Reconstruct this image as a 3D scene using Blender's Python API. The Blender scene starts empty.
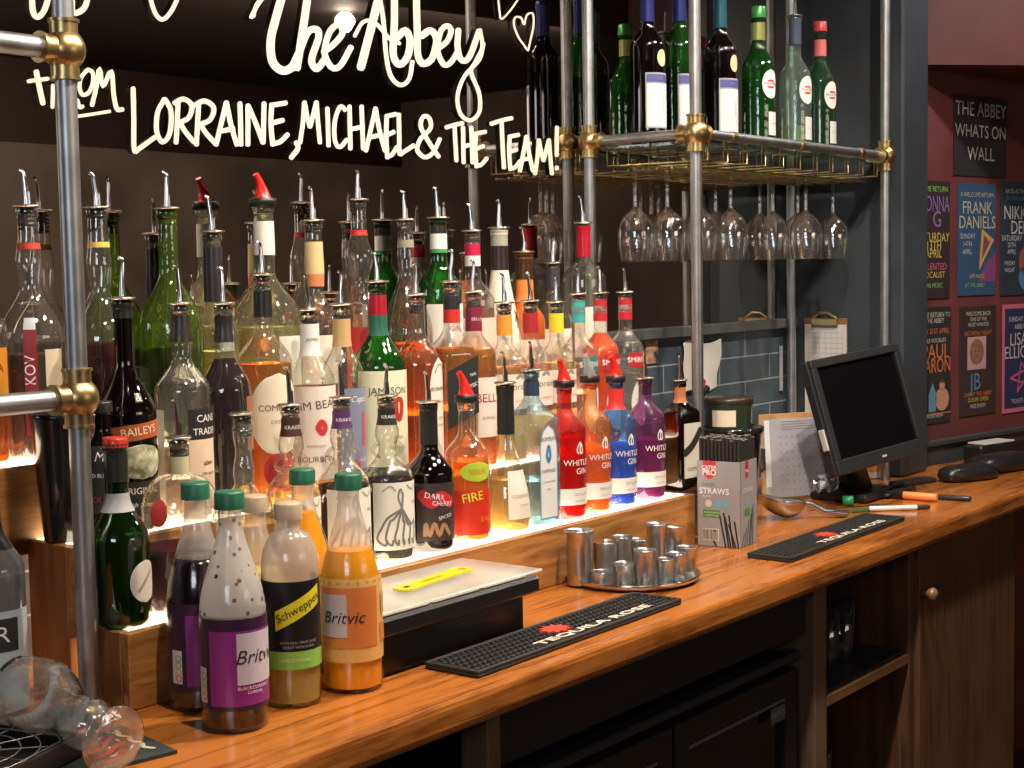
import bpy, math, random
from mathutils import Vector, Matrix
random.seed(7)
R = math.radians
PI = math.pi
CZ = 0.92                      # height of the bar top above the floor; all z below are measured from the bar top
sc = bpy.context.scene
col = sc.collection

# ------------------------------------------------------------------ camera
yaw, pitch, roll, FPX = R(37.69), R(4.2625), R(1.0104), 1503.0
F = Vector((math.cos(yaw)*math.cos(pitch), math.sin(yaw)*math.cos(pitch), -math.sin(pitch)))
Rt = Vector((math.sin(yaw), -math.cos(yaw), 0))
Dn = F.cross(Rt)
Rt, Dn = Rt*math.cos(roll)+Dn*math.sin(roll), -Rt*math.sin(roll)+Dn*math.cos(roll)
CP = Vector((0, 0, .548))
cam = bpy.data.cameras.new('camera'); co = bpy.data.objects.new('camera', cam); col.objects.link(co)
cam.sensor_width = 36; cam.lens = FPX/1024*36; cam.clip_start = .05
m = Matrix((Rt, -Dn, -F)).transposed().to_4x4(); m.translation = CP+Vector((0, 0, CZ)); co.matrix_world = m
sc.camera = co
def ray(x, y): return F+Rt*((x-512)/FPX)+Dn*((y-384)/FPX)
def onz(x, y, z=0.0): d = ray(x, y); return CP+d*((z-CP.z)/d.z)
def ony(x, y, Y): d = ray(x, y); return CP+d*(Y/d.y)

# ------------------------------------------------------------------ materials
MATS = {}
def nodes(name):
    mt = bpy.data.materials.new(name); mt.use_nodes = True
    nt = mt.node_tree; nt.nodes.clear()
    out = nt.nodes.new('ShaderNodeOutputMaterial')
    return mt, nt, out
def N(nt, t, **kw):
    n = nt.nodes.new(t)
    for k, v in kw.items():
        if k[0] == '_': setattr(n, k[1:], v)
        else: n.inputs[k.replace('__', ' ')].default_value = v
    return n
def c4(c): return (c[0], c[1], c[2], 1)
def pbr(name, c, rough=.5, metal=0, coat=0, noise=0, nscale=40, bump=0, spec=.5, vary=None):
    if name in MATS: return MATS[name]
    mt, nt, out = nodes(name)
    b = N(nt, 'ShaderNodeBsdfPrincipled')
    b.inputs['Base Color'].default_value = c4(c); b.inputs['Roughness'].default_value = rough
    b.inputs['Metallic'].default_value = metal; b.inputs['Coat Weight'].default_value = coat
    b.inputs['Specular IOR Level'].default_value = spec; b.inputs['Coat Roughness'].default_value = .08
    if noise or bump:
        tc = N(nt, 'ShaderNodeTexCoord'); nz = N(nt, 'ShaderNodeTexNoise', Scale=nscale, Detail=4)
        nt.links.new(tc.outputs['Object'], nz.inputs['Vector'])
        if noise:
            mx = N(nt, 'ShaderNodeMix', _data_type='RGBA')
            mx.inputs['A'].default_value = c4([v*(1-noise) for v in c]); mx.inputs['B'].default_value = c4(vary or [min(1, v*(1+noise)) for v in c])
            rp = N(nt, 'ShaderNodeMapRange'); rp.inputs['From Min'].default_value = .35; rp.inputs['From Max'].default_value = .65
            nt.links.new(nz.outputs['Fac'], rp.inputs['Value']); nt.links.new(rp.outputs['Result'], mx.inputs['Factor'])
            nt.links.new(mx.outputs['Result'], b.inputs['Base Color'])
        if bump:
            bp = N(nt, 'ShaderNodeBump', Strength=bump, Distance=.002)
            nt.links.new(nz.outputs['Fac'], bp.inputs['Height']); nt.links.new(bp.outputs['Normal'], b.inputs['Normal'])
    nt.links.new(b.outputs[0], out.inputs[0]); MATS[name] = mt; return mt
def wood(name, a, b_, stretch=(1.2, 22, 22), rough=.3, coat=.5, sc_=2.2, axis=None):
    if name in MATS: return MATS[name]
    mt, nt, out = nodes(name)
    b = N(nt, 'ShaderNodeBsdfPrincipled', Roughness=rough); b.inputs['Coat Weight'].default_value = coat; b.inputs['Coat Roughness'].default_value = .12
    tc = N(nt, 'ShaderNodeTexCoord'); mp = N(nt, 'ShaderNodeMapping'); mp.inputs['Scale'].default_value = stretch
    nt.links.new(tc.outputs['Object'], mp.inputs['Vector'])
    n1 = N(nt, 'ShaderNodeTexNoise', Scale=sc_, Detail=6, Roughness=.6, Distortion=.8)
    nt.links.new(mp.outputs[0], n1.inputs['Vector'])
    mp2 = N(nt, 'ShaderNodeMapping'); mp2.inputs['Scale'].default_value = [s*4 for s in stretch]; nt.links.new(tc.outputs['Object'], mp2.inputs['Vector'])
    n2 = N(nt, 'ShaderNodeTexNoise', Scale=sc_*2, Detail=3); nt.links.new(mp2.outputs[0], n2.inputs['Vector'])
    n3 = N(nt, 'ShaderNodeTexNoise', Scale=5, Detail=2); nt.links.new(tc.outputs['Object'], n3.inputs['Vector'])
    ad = N(nt, 'ShaderNodeMath', _operation='MULTIPLY_ADD'); ad.inputs[1].default_value = .35
    nt.links.new(n2.outputs['Fac'], ad.inputs[0]); nt.links.new(n1.outputs['Fac'], ad.inputs[2])
    ad2 = N(nt, 'ShaderNodeMath', _operation='MULTIPLY_ADD'); ad2.inputs[1].default_value = .5
    nt.links.new(n3.outputs['Fac'], ad2.inputs[0]); nt.links.new(ad.outputs[0], ad2.inputs[2])
    rp = N(nt, 'ShaderNodeValToRGB'); rp.color_ramp.elements[0].position = .68; rp.color_ramp.elements[1].position = 1.12
    rp.color_ramp.elements[0].color = c4(a); rp.color_ramp.elements[1].color = c4(b_)
    nt.links.new(ad2.outputs[0], rp.inputs['Fac']); nt.links.new(rp.outputs[0], b.inputs['Base Color'])
    bp = N(nt, 'ShaderNodeBump', Strength=.15, Distance=.001); nt.links.new(n1.outputs['Fac'], bp.inputs['Height']); nt.links.new(bp.outputs['Normal'], b.inputs['Normal'])
    nt.links.new(b.outputs[0], out.inputs[0]); MATS[name] = mt; return mt
def emis(name, c, s):
    if name in MATS: return MATS[name]
    mt, nt, out = nodes(name); e = N(nt, 'ShaderNodeEmission', Strength=s); e.inputs[0].default_value = c4(c)
    nt.links.new(e.outputs[0], out.inputs[0]); MATS[name] = mt; return mt
def glass(name, tint=(.96, .97, .96), edge=None, refl=1.0, rough=.02, bump=.0, body=0.0, nscale=60, zmin=None, specks=False):
    """thin-walled glass: tinted see-through, darker where the wall is seen edge on, with a mirror-like fresnel skin"""
    if name in MATS: return MATS[name]
    mt, nt, out = nodes(name)
    edge = edge or [v*.45 for v in tint]
    lw = N(nt, 'ShaderNodeLayerWeight', Blend=.35)
    mx = N(nt, 'ShaderNodeMix', _data_type='RGBA'); mx.inputs['A'].default_value = c4(tint); mx.inputs['B'].default_value = c4(edge)
    pw = N(nt, 'ShaderNodeMath', _operation='POWER'); pw.inputs[1].default_value = 1.6
    nt.links.new(lw.outputs['Facing'], pw.inputs[0]); nt.links.new(pw.outputs[0], mx.inputs['Factor'])
    tr = N(nt, 'ShaderNodeBsdfTransparent'); nt.links.new(mx.outputs['Result'], tr.inputs[0])
    gl = N(nt, 'ShaderNodeBsdfGlossy', Roughness=rough); gl.inputs[0].default_value = (1, 1, 1, 1)
    fr = N(nt, 'ShaderNodeLayerWeight', Blend=.5)
    fp = N(nt, 'ShaderNodeMath', _operation='POWER'); fp.inputs[1].default_value = 4.0; nt.links.new(fr.outputs['Facing'], fp.inputs[0])
    fm = N(nt, 'ShaderNodeMath', _operation='MULTIPLY_ADD', _use_clamp=True); fm.inputs[1].default_value = .75*refl; fm.inputs[2].default_value = .075*refl
    nt.links.new(fp.outputs[0], fm.inputs[0])
    base = tr
    if body:
        df = N(nt, 'ShaderNodeBsdfTranslucent'); df.inputs[0].default_value = c4([min(1, v) for v in tint])
        d2 = N(nt, 'ShaderNodeBsdfDiffuse'); d2.inputs[0].default_value = c4([min(1, v) for v in tint])
        a0 = N(nt, 'ShaderNodeMixShader', Fac=.4); nt.links.new(df.outputs[0], a0.inputs[1]); nt.links.new(d2.outputs[0], a0.inputs[2])
        a1 = N(nt, 'ShaderNodeMixShader', Fac=body)
        if zmin is not None:       # dried residue coats the wall only above the drink
            t0 = N(nt, 'ShaderNodeTexCoord'); s0 = N(nt, 'ShaderNodeSeparateXYZ'); nt.links.new(t0.outputs['Object'], s0.inputs[0])
            m0 = N(nt, 'ShaderNodeMapRange'); m0.inputs['From Min'].default_value = zmin; m0.inputs['From Max'].default_value = zmin+.004; m0.inputs['To Max'].default_value = body
            nt.links.new(s0.outputs['Z'], m0.inputs['Value']); nt.links.new(m0.outputs[0], a1.inputs[0])
            if specks:
                v0 = N(nt, 'ShaderNodeTexVoronoi', Scale=70); nt.links.new(t0.outputs['Object'], v0.inputs['Vector'])
                r0 = N(nt, 'ShaderNodeMapRange'); r0.inputs['From Min'].default_value = .17; r0.inputs['From Max'].default_value = .24
                nt.links.new(v0.outputs['Distance'], r0.inputs['Value'])
                x0 = N(nt, 'ShaderNodeMix', _data_type='RGBA'); x0.inputs['A'].default_value = (.10, .05, .03, 1); x0.inputs['B'].default_value = c4(tint); nt.links.new(r0.outputs[0], x0.inputs['Factor'])
                for q0 in (df, d2): nt.links.new(x0.outputs['Result'], q0.inputs[0])
        nt.links.new(tr.outputs[0], a1.inputs[1]); nt.links.new(a0.outputs[0], a1.inputs[2]); base = a1
    ms = N(nt, 'ShaderNodeMixShader'); nt.links.new(fm.outputs[0], ms.inputs[0]); nt.links.new(base.outputs[0], ms.inputs[1]); nt.links.new(gl.outputs[0], ms.inputs[2])
    if bump:
        tc = N(nt, 'ShaderNodeTexCoord'); nz = N(nt, 'ShaderNodeTexNoise', Scale=nscale, Detail=3); nt.links.new(tc.outputs['Object'], nz.inputs['Vector'])
        bp = N(nt, 'ShaderNodeBump', Strength=bump, Distance=.004); nt.links.new(nz.outputs['Fac'], bp.inputs['Height'])
        for n in (gl, fr, lw): nt.links.new(bp.outputs['Normal'], n.inputs['Normal'])
    nt.links.new(ms.outputs[0], out.inputs[0]); MATS[name] = mt; return mt
def liquid(name, c, ior=1.33, refr=.55, diff=.35, rough=.0, bump=0.0):
    """coloured drink: part refraction, part plain see-through, part scattered body colour"""
    if name in MATS: return MATS[name]
    mt, nt, out = nodes(name)
    rf = N(nt, 'ShaderNodeBsdfRefraction', IOR=ior, Roughness=rough); rf.inputs[0].default_value = c4(c)
    tr = N(nt, 'ShaderNodeBsdfTransparent'); tr.inputs[0].default_value = c4(c)
    df = N(nt, 'ShaderNodeBsdfTranslucent'); df.inputs[0].default_value = c4(c)
    d2 = N(nt, 'ShaderNodeBsdfDiffuse'); d2.inputs[0].default_value = c4(c)
    a = N(nt, 'ShaderNodeMixShader', Fac=.65); nt.links.new(df.outputs[0], a.inputs[1]); nt.links.new(d2.outputs[0], a.inputs[2])
    b = N(nt, 'ShaderNodeMixShader', Fac=refr); nt.links.new(tr.outputs[0], b.inputs[1]); nt.links.new(rf.outputs[0], b.inputs[2])
    d = N(nt, 'ShaderNodeMixShader', Fac=diff); nt.links.new(b.outputs[0], d.inputs[1]); nt.links.new(a.outputs[0], d.inputs[2])
    if bump:
        tc = N(nt, 'ShaderNodeTexCoord'); nz = N(nt, 'ShaderNodeTexVoronoi', Scale=140); nt.links.new(tc.outputs['Object'], nz.inputs['Vector'])
        bp = N(nt, 'ShaderNodeBump', Strength=bump, Distance=.003); nt.links.new(nz.outputs[0], bp.inputs['Height'])
        for n in (rf, df, d2): nt.links.new(bp.outputs['Normal'], n.inputs['Normal'])
    nt.links.new(d.outputs[0], out.inputs[0]); MATS[name] = mt; return mt
def P(c, rough=.45, **kw):      # plain paper / plastic by colour
    return pbr('paint_%02d_%02d_%02d_%d' % tuple([int(v*99) for v in c]+[int(rough*100)]), c, rough, **kw)

STEEL = pbr('brushed_steel', (.55, .56, .58), .28, 1, noise=.12, nscale=30)
POLE = pbr('pole_steel', (.46, .47, .49), .40, 1, noise=.15, nscale=25)
BRASS = pbr('aged_brass', (.58, .42, .19), .33, 1, noise=.25, nscale=35)
CHROME = pbr('chrome', (.8, .8, .82), .12, 1)
COLLAR = pbr('collar_steel', (.78, .70, .58), .25, 1)
BLACK = pbr('black_plastic', (.012, .012, .013), .35)
STOP = pbr('stopper_rubber', (.010, .010, .012), .25, coat=.6)
BLACKR = pbr('black_rubber', (.02, .02, .02), .6)
WHITE = P((.80, .78, .74)); CREAM = P((.80, .74, .58)); INK = P((.02, .02, .02), .6); WINK = P((.85, .84, .82)); GOLD = pbr('gold_foil', (.75, .52, .2), .3, .8)
RED = P((.55, .02, .02), .35); SILVER = pbr('silver_foil', (.6, .6, .6), .3, .8)
CLEAR = glass('clear_glass', (.985, .98, .96), (.62, .58, .52), 1.3, .03, .25, .04, 30)
WINEG = glass('stemware_glass', (.998, .998, .998), (.86, .85, .84), 1.9, .03, .3, .012, 40)
THICK = glass('pressed_glass', (.95, .94, .90), (.50, .46, .38), 1.4, .05, .6, .07, 45)
PLASTIC = glass('frosted_bottle_plastic', (.97, .96, .95), (.70, .68, .66), .8, .14, .2, .07)
GREENG = glass('green_glass', (.10, .46, .10), (.005, .08, .01), 1.2, .03, .25, .10, 30)
PALEGREEN = glass('pale_green_glass', (.62, .82, .42), (.15, .28, .08), 1.1, .03, .15, .10)
DARKG = glass('dark_bottle_glass', (.035, .018, .02), (.002, .001, .002), 1.2, .03, 0, .2)
DGREENG = glass('deep_green_glass', (.035, .13, .02), (.002, .02, .003), 1.2, .03, 0, .15)

# ------------------------------------------------------------------ mesh helpers
class MB:
    def __init__(s): s.v = []; s.f = []; s.sm = []
    def add(s, vs, fs, smooth=False):
        b = len(s.v); s.v += [tuple(v) for v in vs]; s.f += [tuple(b+i for i in f) for f in fs]; s.sm += [smooth]*len(fs); return s
    def box(s, x0, x1, y0, y1, z0, z1, M=None):
        vs = [Vector((x, y, z)) for z in (z0, z1) for x, y in ((x0, y0), (x1, y0), (x1, y1), (x0, y1))]
        if M is not None: vs = [M @ v for v in vs]
        return s.add(vs, [(3, 2, 1, 0), (4, 5, 6, 7), (0, 1, 5, 4), (1, 2, 6, 5), (2, 3, 7, 6), (3, 0, 4, 7)])
    def bbox(s, x0, x1, y0, y1, z0, z1, b=.003, M=None):      # box with chamfered edges
        vs = []; fs = []
        for z, i in ((z0, b), (z0+b, 0), (z1-b, 0), (z1, b)):
            c = [(x0+b, y0+i), (x1-b, y0+i), (x1-i, y0+b), (x1-i, y1-b), (x1-b, y1-i), (x0+b, y1-i), (x0+i, y1-b), (x0+i, y0+b)]
            if i: c = [(x0+b, y0+b), (x1-b, y0+b), (x1-b, y0+b), (x1-b, y1-b), (x1-b, y1-b), (x0+b, y1-b), (x0+b, y1-b), (x0+b, y0+b)]
            vs += [Vector((x, y, z)) for x, y in c]
        for k in range(3):
            for j in range(8): fs.append((k*8+j, k*8+(j+1) % 8, k*8+8+(j+1) % 8, k*8+8+j))
        fs += [tuple(range(7, -1, -1)), tuple(range(24, 32))]
        if M is not None: vs = [M @ v for v in vs]
        return s.add(vs, fs)
    def lathe(s, prof, n=28, M=None, sec=None, cap0=True, cap1=True, smooth=True):
        vs = []; fs = []
        for r, z in prof:
            for j in range(n):
                a = 2*PI*j/n
                if sec: x, y = sec(a); vs.append(Vector((r*x, r*y, z)))
                else: vs.append(Vector((r*math.cos(a), r*math.sin(a), z)))
        for k in range(len(prof)-1):
            for j in range(n): fs.append((k*n+j, k*n+(j+1) % n, (k+1)*n+(j+1) % n, (k+1)*n+j))
        if M is not None: vs = [M @ v for v in vs]
        s.add(vs, fs, smooth)
        if cap0: s.add(vs[:n], [tuple(range(n-1, -1, -1))])
        if cap1: s.add(vs[-n:], [tuple(range(n))])
        return s
    def tube(s, pts, r, n=10, caps=True):
        pts = [Vector(p) for p in pts]; rs = r if isinstance(r, (list, tuple)) else [r]*len(pts)
        vs = []; fs = []; up = None
        for i, p in enumerate(pts):
            d = (pts[min(i+1, len(pts)-1)]-pts[max(i-1, 0)]).normalized()
            if up is None: up = d.orthogonal().normalized()
            up = (up-d*up.dot(d)).normalized(); w = d.cross(up)
            for j in range(n):
                a = 2*PI*j/n; vs.append(p+(up*math.cos(a)+w*math.sin(a))*rs[i])
        for k in range(len(pts)-1):
            for j in range(n): fs.append((k*n+j, k*n+(j+1) % n, (k+1)*n+(j+1) % n, (k+1)*n+j))
        s.add(vs, fs, True)
        if caps: s.add(vs[:n], [tuple(range(n-1, -1, -1))]); s.add(vs[-n:], [tuple(range(n))])
        return s
    def sphere(s, c, r, n=16, sx=(1, 1, 1)):
        c = Vector(c); m_ = n//2; pr = [(math.sin(PI*k/m_), -math.cos(PI*k/m_)) for k in range(m_+1)]
        pr[0] = (1e-4, -1); pr[-1] = (1e-4, 1)
        M = Matrix.Translation(c) @ Matrix.Diagonal((r*sx[0], r*sx[1], r*sx[2], 1))
        return s.lathe(pr, n, M)
    def build(s, name, mat, parent=None, loc=None, rot=None):
        me = bpy.data.meshes.new(name); me.from_pydata(s.v, [], s.f); me.update()
        me.polygons.foreach_set('use_smooth', s.sm)
        me.materials.append(mat)
        o = bpy.data.objects.new(name, me); col.objects.link(o)
        if parent: o.parent = parent
        if loc is not None: o.location = loc
        if rot is not None: o.rotation_euler = rot
        return o
def tag(o, label=None, cat=None, group=None, kind=None):
    if label: o['label'] = label
    if cat: o['category'] = cat
    if group: o['group'] = group
    if kind: o['kind'] = kind
    return o
def thing(name, label, cat, loc=(0, 0, 0), rz=0, group=None):
    o = bpy.data.objects.new(name, None); col.objects.link(o); o.empty_display_size = .02
    o.location = (loc[0], loc[1], loc[2]+CZ); o.rotation_euler = (0, 0, rz)
    return tag(o, label, cat, group)
def solo(mb, name, mat, label, cat, loc=(0, 0, 0), rz=0, group=None):
    o = mb.build(name, mat, None, (loc[0], loc[1], loc[2]+CZ), (0, 0, rz)); return tag(o, label, cat, group)
def struct(mb, name, mat, loc=(0, 0, 0), rz=0):
    o = mb.build(name, mat, None, (loc[0], loc[1], loc[2]+CZ), (0, 0, rz)); o['kind'] = 'structure'; return o
_T = {}
def text_mesh(s, sx=1.0, shear=0, bold=0.0):
    k = (s, shear, bold)
    if k not in _T:
        cu = bpy.data.curves.new('t', 'FONT'); cu.body = s; cu.align_x = 'CENTER'; cu.align_y = 'CENTER'; cu.resolution_u = 3; cu.shear = shear; cu.offset = bold
        o = bpy.data.objects.new('t', cu); col.objects.link(o)
        dg = bpy.context.evaluated_depsgraph_get(); me = o.evaluated_get(dg).to_mesh()
        _T[k] = ([tuple(v.co) for v in me.vertices], [tuple(p.vertices) for p in me.polygons])
        bpy.data.objects.remove(o); bpy.data.curves.remove(cu)
    return _T[k]
def flat_text(mb, s, size, cx, cz, fn, sx=1.0, shear=0, bold=0.0, tilt=0):
    """letters written at cx,cz with fn(u,v) giving the point on the surface"""
    vs, fs = text_mesh(s, shear=shear, bold=bold); ct, st = math.cos(tilt), math.sin(tilt)
    return mb.add([fn(cx+size*(v[0]*sx*ct-v[1]*st), cz+size*(v[1]*ct+v[0]*sx*st)) for v in vs], fs)
def smoothpts(p, k=5):
    if len(p) < 3: return [Vector(q) for q in p]
    out = []; q = [Vector(a) for a in p]; q = [q[0]*2-q[1]]+q+[q[-1]*2-q[-2]]
    for i in range(1, len(q)-2):
        for t in range(k):
            t /= k; a, b, c, d = q[i-1], q[i], q[i+1], q[i+2]
            out.append(.5*((2*b)+(c-a)*t+(2*a-5*b+4*c-d)*t*t+(3*b-a-3*c+d)*t**3))
    return out+[q[-2]]
def ribbon(mb, pts, w, fn, smooth=True, k=5):
    """painted brush stroke: 2-D points -> strip of width w with round ends, mapped through fn"""
    p = smoothpts(pts, k) if smooth else [Vector(q) for q in pts]
    vs = []; fs = []; n = len(p)
    for i, q in enumerate(p):
        d = (p[min(i+1, n-1)]-p[max(i-1, 0)]); d = d.normalized() if d.length else Vector((1, 0)); nn = Vector((-d.y, d.x))*w/2
        if i == 0:
            q0 = q-d*w*.3; vs += [fn(*(q0+nn*.55)), fn(*(q0-nn*.55))]
        vs += [fn(*(q+nn)), fn(*(q-nn))]
        if i == n-1:
            q0 = q+d*w*.3; vs += [fn(*(q0+nn*.55)), fn(*(q0-nn*.55))]
    for i in range(len(vs)//2-1): fs.append((2*i, 2*i+1, 2*i+3, 2*i+2))
    return mb.add(vs, fs)

# ------------------------------------------------------------------ room
MIR = 1.872                    # mirror face
WOODBAR = wood('varnished_bar_wood', (.13, .030, .004), (.48, .160, .030), (1.2, 16, 16), .26, .35)
WOODRISER = wood('step_wood', (.22, .075, .018), (.52, .24, .07), (2, 20, 20), .4, .2)
WOODEND = wood('end_wood', (.17, .06, .016), (.34, .145, .045), (20, 20, 1.5), .5, .1)
WOODDOOR = wood('door_wood', (.050, .020, .009), (.12, .052, .022), (22, 22, 1.2), .45, .15)
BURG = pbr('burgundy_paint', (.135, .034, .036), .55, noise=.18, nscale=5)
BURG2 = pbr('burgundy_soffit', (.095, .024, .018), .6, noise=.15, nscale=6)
DARKB = pbr('slate_blue_paint', (.035, .043, .054), .5, noise=.22, nscale=5)
struct(MB().box(-2.5, 8, -3.4, 1.9, -.97, -.92), 'floor', wood('floor_boards', (.03, .015, .008), (.08, .04, .02), (1, 12, 12), .5, .1))
struct(MB().box(-2.5, 8, -3.4, 1.95, 1.75, 1.8), 'ceiling', pbr('ceiling_paint', (.030, .020, .016), .7))
wf = struct(MB().box(-2.5, 8, -3.45, -3.4, -.92, 1.3), 'wall_front', pbr('taupe_wall', (.19, .15, .125), .7, noise=.3, nscale=1.5))
struct(MB().box(-2.5, 8, -3.45, -3.38, 1.3, 1.75), 'trim_1', pbr('dark_beam', (.030, .014, .010), .5))
struct(MB().box(-2.55, -2.5, -3.4, 1.9, -.92, 1.75), 'wall_left', pbr('brown_wall', (.13, .05, .035), .7))
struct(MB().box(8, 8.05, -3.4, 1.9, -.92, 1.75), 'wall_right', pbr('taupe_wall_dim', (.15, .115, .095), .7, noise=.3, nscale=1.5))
# tiled wall behind the bar top, mirror above it
mt, nt, out = nodes('slate_tiles')
tc = N(nt, 'ShaderNodeTexCoord'); mp = N(nt, 'ShaderNodeMapping'); mp.inputs['Rotation'].default_value = (PI/2, 0, 0)
mp.inputs['Location'].default_value = (-3.006, .387-.0645*8, 0)
br = N(nt, 'ShaderNodeTexBrick', Scale=1.0); br.offset = .5
br.inputs['Color1'].default_value = (.050, .075, .098, 1); br.inputs['Color2'].default_value = (.066, .096, .122, 1); br.inputs['Mortar'].default_value = (.32, .36, .38, 1)
br.inputs['Mortar Size'].default_value = .0018; br.inputs['Brick Width'].default_value = .262; br.inputs['Row Height'].default_value = .0645; br.inputs['Mortar Smooth'].default_value = .2
nz = N(nt, 'ShaderNodeTexNoise', Scale=9, Detail=5); mx = N(nt, 'ShaderNodeMix', _data_type='RGBA', _blend_type='MULTIPLY'); mx.inputs['Factor'].default_value = .8
b = N(nt, 'ShaderNodeBsdfPrincipled', Roughness=.35)
sp = N(nt, 'ShaderNodeSeparateXYZ'); cb = N(nt, 'ShaderNodeCombineXYZ')
nt.links.new(tc.outputs['Object'], sp.inputs[0])
ax = N(nt, 'ShaderNodeMath', _operation='ADD'); ax.inputs[1].default_value = -3.006+.131+.262*20
az = N(nt, 'ShaderNodeMath', _operation='ADD'); az.inputs[1].default_value = -.387+.0645*10
nt.links.new(sp.outputs['X'], ax.inputs[0]); nt.links.new(sp.outputs['Z'], az.inputs[0]); nt.links.new(ax.outputs[0], cb.inputs[0]); nt.links.new(az.outputs[0], cb.inputs[1])
nt.links.new(cb.outputs[0], br.inputs['Vector']); nt.links.new(tc.outputs['Object'], nz.inputs['Vector'])
rp = N(nt, 'ShaderNodeValToRGB'); rp.color_ramp.elements[0].color = (.5, .5, .5, 1); rp.color_ramp.elements[1].color = (1.5, 1.5, 1.5, 1); rp.color_ramp.elements[0].position = .3; rp.color_ramp.elements[1].position = .7
nt.links.new(nz.outputs['Fac'], rp.inputs[0]); nt.links.new(br.outputs['Color'], mx.inputs['A']); nt.links.new(rp.outputs[0], mx.inputs['B'])
nt.links.new(mx.outputs['Result'], b.inputs['Base Color']); nt.links.new(b.outputs[0], out.inputs[0])
struct(MB().box(-2.5, 3.66, MIR, 1.92, -.92, .386), 'wall_back', mt)
struct(MB().box(-2.5, 3.66, 1.90, 1.92, .386, 1.75), 'wall_back_upper', DARKB)
struct(MB().bbox(-2.5, 3.66, MIR-.018, MIR+.01, .387, .412, .002), 'trim_2', pbr('grey_ledge', (.09, .095, .095), .45))
# mirror thing
mm, nt, out = nodes('smoked_mirror')
gl = N(nt, 'ShaderNodeBsdfGlossy', Roughness=.012); gl.inputs[0].default_value = (.66, .60, .55, 1); nt.links.new(gl.outputs[0], out.inputs[0])
mir = thing('bar_mirror', 'large dark mirror with white hand-painted lettering behind the bottles', 'mirror', (0, 0, 0))
MB().box(-2.5, 3.655, MIR, MIR+.025, .412, 1.745).build('mirror_glass', mm, mir)
PAINT = pbr('cream_paint', (.66, .60, .51), .6)
_OM = [0]
def onmir(x, y): _OM[0] += 1; return ony(x, y, MIR-.0055-.0000004*_OM[0])
L = {  # upper-case brush letters in a unit box (x right, y down)
 'L': [[(.05, 0), (.08, .5), (.10, .98), (.35, .95), (1, .78)]],
 'O': [[(.5, 0), (.1, .3), (.05, .75), (.4, 1), (.85, .8), (.95, .3), (.6, 0), (.45, .02)]],
 'R': [[(.25, .05), (.2, .5), (.15, 1)], [(.05, .1), (.5, 0), (.9, .15), (.75, .42), (.25, .55)], [(.3, .52), (.6, .75), (1, .98)]],
 'A': [[(.0, 1), (.25, .5), (.5, 0)], [(.5, 0), (.7, .5), (1, 1)], [(.2, .68), (.85, .62)]],
 'I': [[(.4, 0), (.6, 1)]],
 'N': [[(.05, 1), (.05, .05)], [(.05, .05), (.5, .5), (.9, .95)], [(.9, .95), (.95, .0)]],
 'E': [[(.15, .05), (.1, .5), (.2, 1)], [(.1, .08), (.9, .02)], [(.12, .5), (.75, .42)], [(.2, .97), (.6, .92), (1, .75)]],
 'M': [[(.0, 1), (.15, .5), (.22, .02)], [(.22, .02), (.4, .45), (.5, .62)], [(.5, .62), (.65, .35), (.82, .02)], [(.82, .02), (.9, .5), (1, 1)]],
 'C': [[(.9, .1), (.5, .02), (.12, .4), (.15, .85), (.5, 1), (1, .82)]],
 'H': [[(.1, 0), (.15, 1)], [(.85, 0), (.95, 1)], [(.12, .55), (.88, .48)]],
 'T': [[(.0, .12), (.5, .05), (1, .0)], [(.5, .05), (.55, .5), (.62, 1)]],
 '&': [[(1, .55), (.7, .9), (.35, 1), (.05, .82), (.2, .55), (.6, .3), (.55, .05), (.3, .02), (.2, .25), (.5, .6), (.95, 1)]],
 '!': [[(.5, 0), (.45, .68)], [(.45, .95), (.5, 1)]],
 ',': [[(.7, 0), (.9, .4), (.2, 1)]],
}
def word(spec, w):
    mb = MB()
    for ch, x0, x1, y0, y1 in spec:
        for st in L[ch]:
            ribbon(mb, [(x0+a*(x1-x0), y0+b_*(y1-y0)) for a, b_ in st], w, onmir)
    return mb
word([('L', 132, 155, 88, 151), ('O', 156, 172, 100, 142), ('R', 173, 194, 99, 143), ('R', 193, 216, 101, 145), ('A', 216, 237, 102, 145), ('I', 238, 243, 103, 145), ('N', 247, 265, 103, 145), ('E', 269, 288, 102, 145), (',', 289, 299, 142, 158)], 5.0).build('painted_lettering', PAINT, mir)
word([('M', 300, 320, 101, 143), ('I', 325, 331, 108, 146), ('C', 333, 347, 106, 147), ('H', 348, 364, 106, 149), ('A', 366, 385, 108, 151), ('E', 385, 397, 113, 158), ('L', 398, 414, 114, 154), ('&', 416, 440, 116, 157)], 4.5).build('painted_lettering', PAINT, mir)
word([('T', 446, 463, 123, 161), ('H', 462, 473, 127, 163), ('E', 474, 487, 131, 167), ('T', 491, 512, 118, 168), ('E', 508, 520, 134, 170), ('A', 520, 533, 136, 171), ('M', 535, 552, 139, 174), ('!', 554, 560, 127, 169)], 4.2).build('painted_lettering', PAINT, mir)
mb = MB()
def bz(pts, w): ribbon(mb, [(230+x/2.768, y/2.768) for x, y in pts], w*1.12, onmir, k=7)
bz([(66, 45), (72, 15), (95, -12), (130, -30)], 3.2)
bz([(150, -30), (130, 40), (113, 110), (118, 170), (145, 195), (172, 185), (190, 150)], 7.5)
bz([(218, -30), (205, 60), (185, 190)], 7)
bz([(190, 150), (215, 90), (240, 82), (245, 105), (226, 165), (240, 190), (262, 165)], 6.2)
bz([(258, 145), (290, 120), (312, 90), (300, 68), (275, 90), (262, 145), (280, 185), (305, 182), (335, 130)], 5.6)
bz([(418, -30), (395, 60), (362, 188)], 7.5)
bz([(412, -20), (425, 60), (432, 150), (445, 210), (472, 235), (496, 218), (505, 170)], 4)
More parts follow.
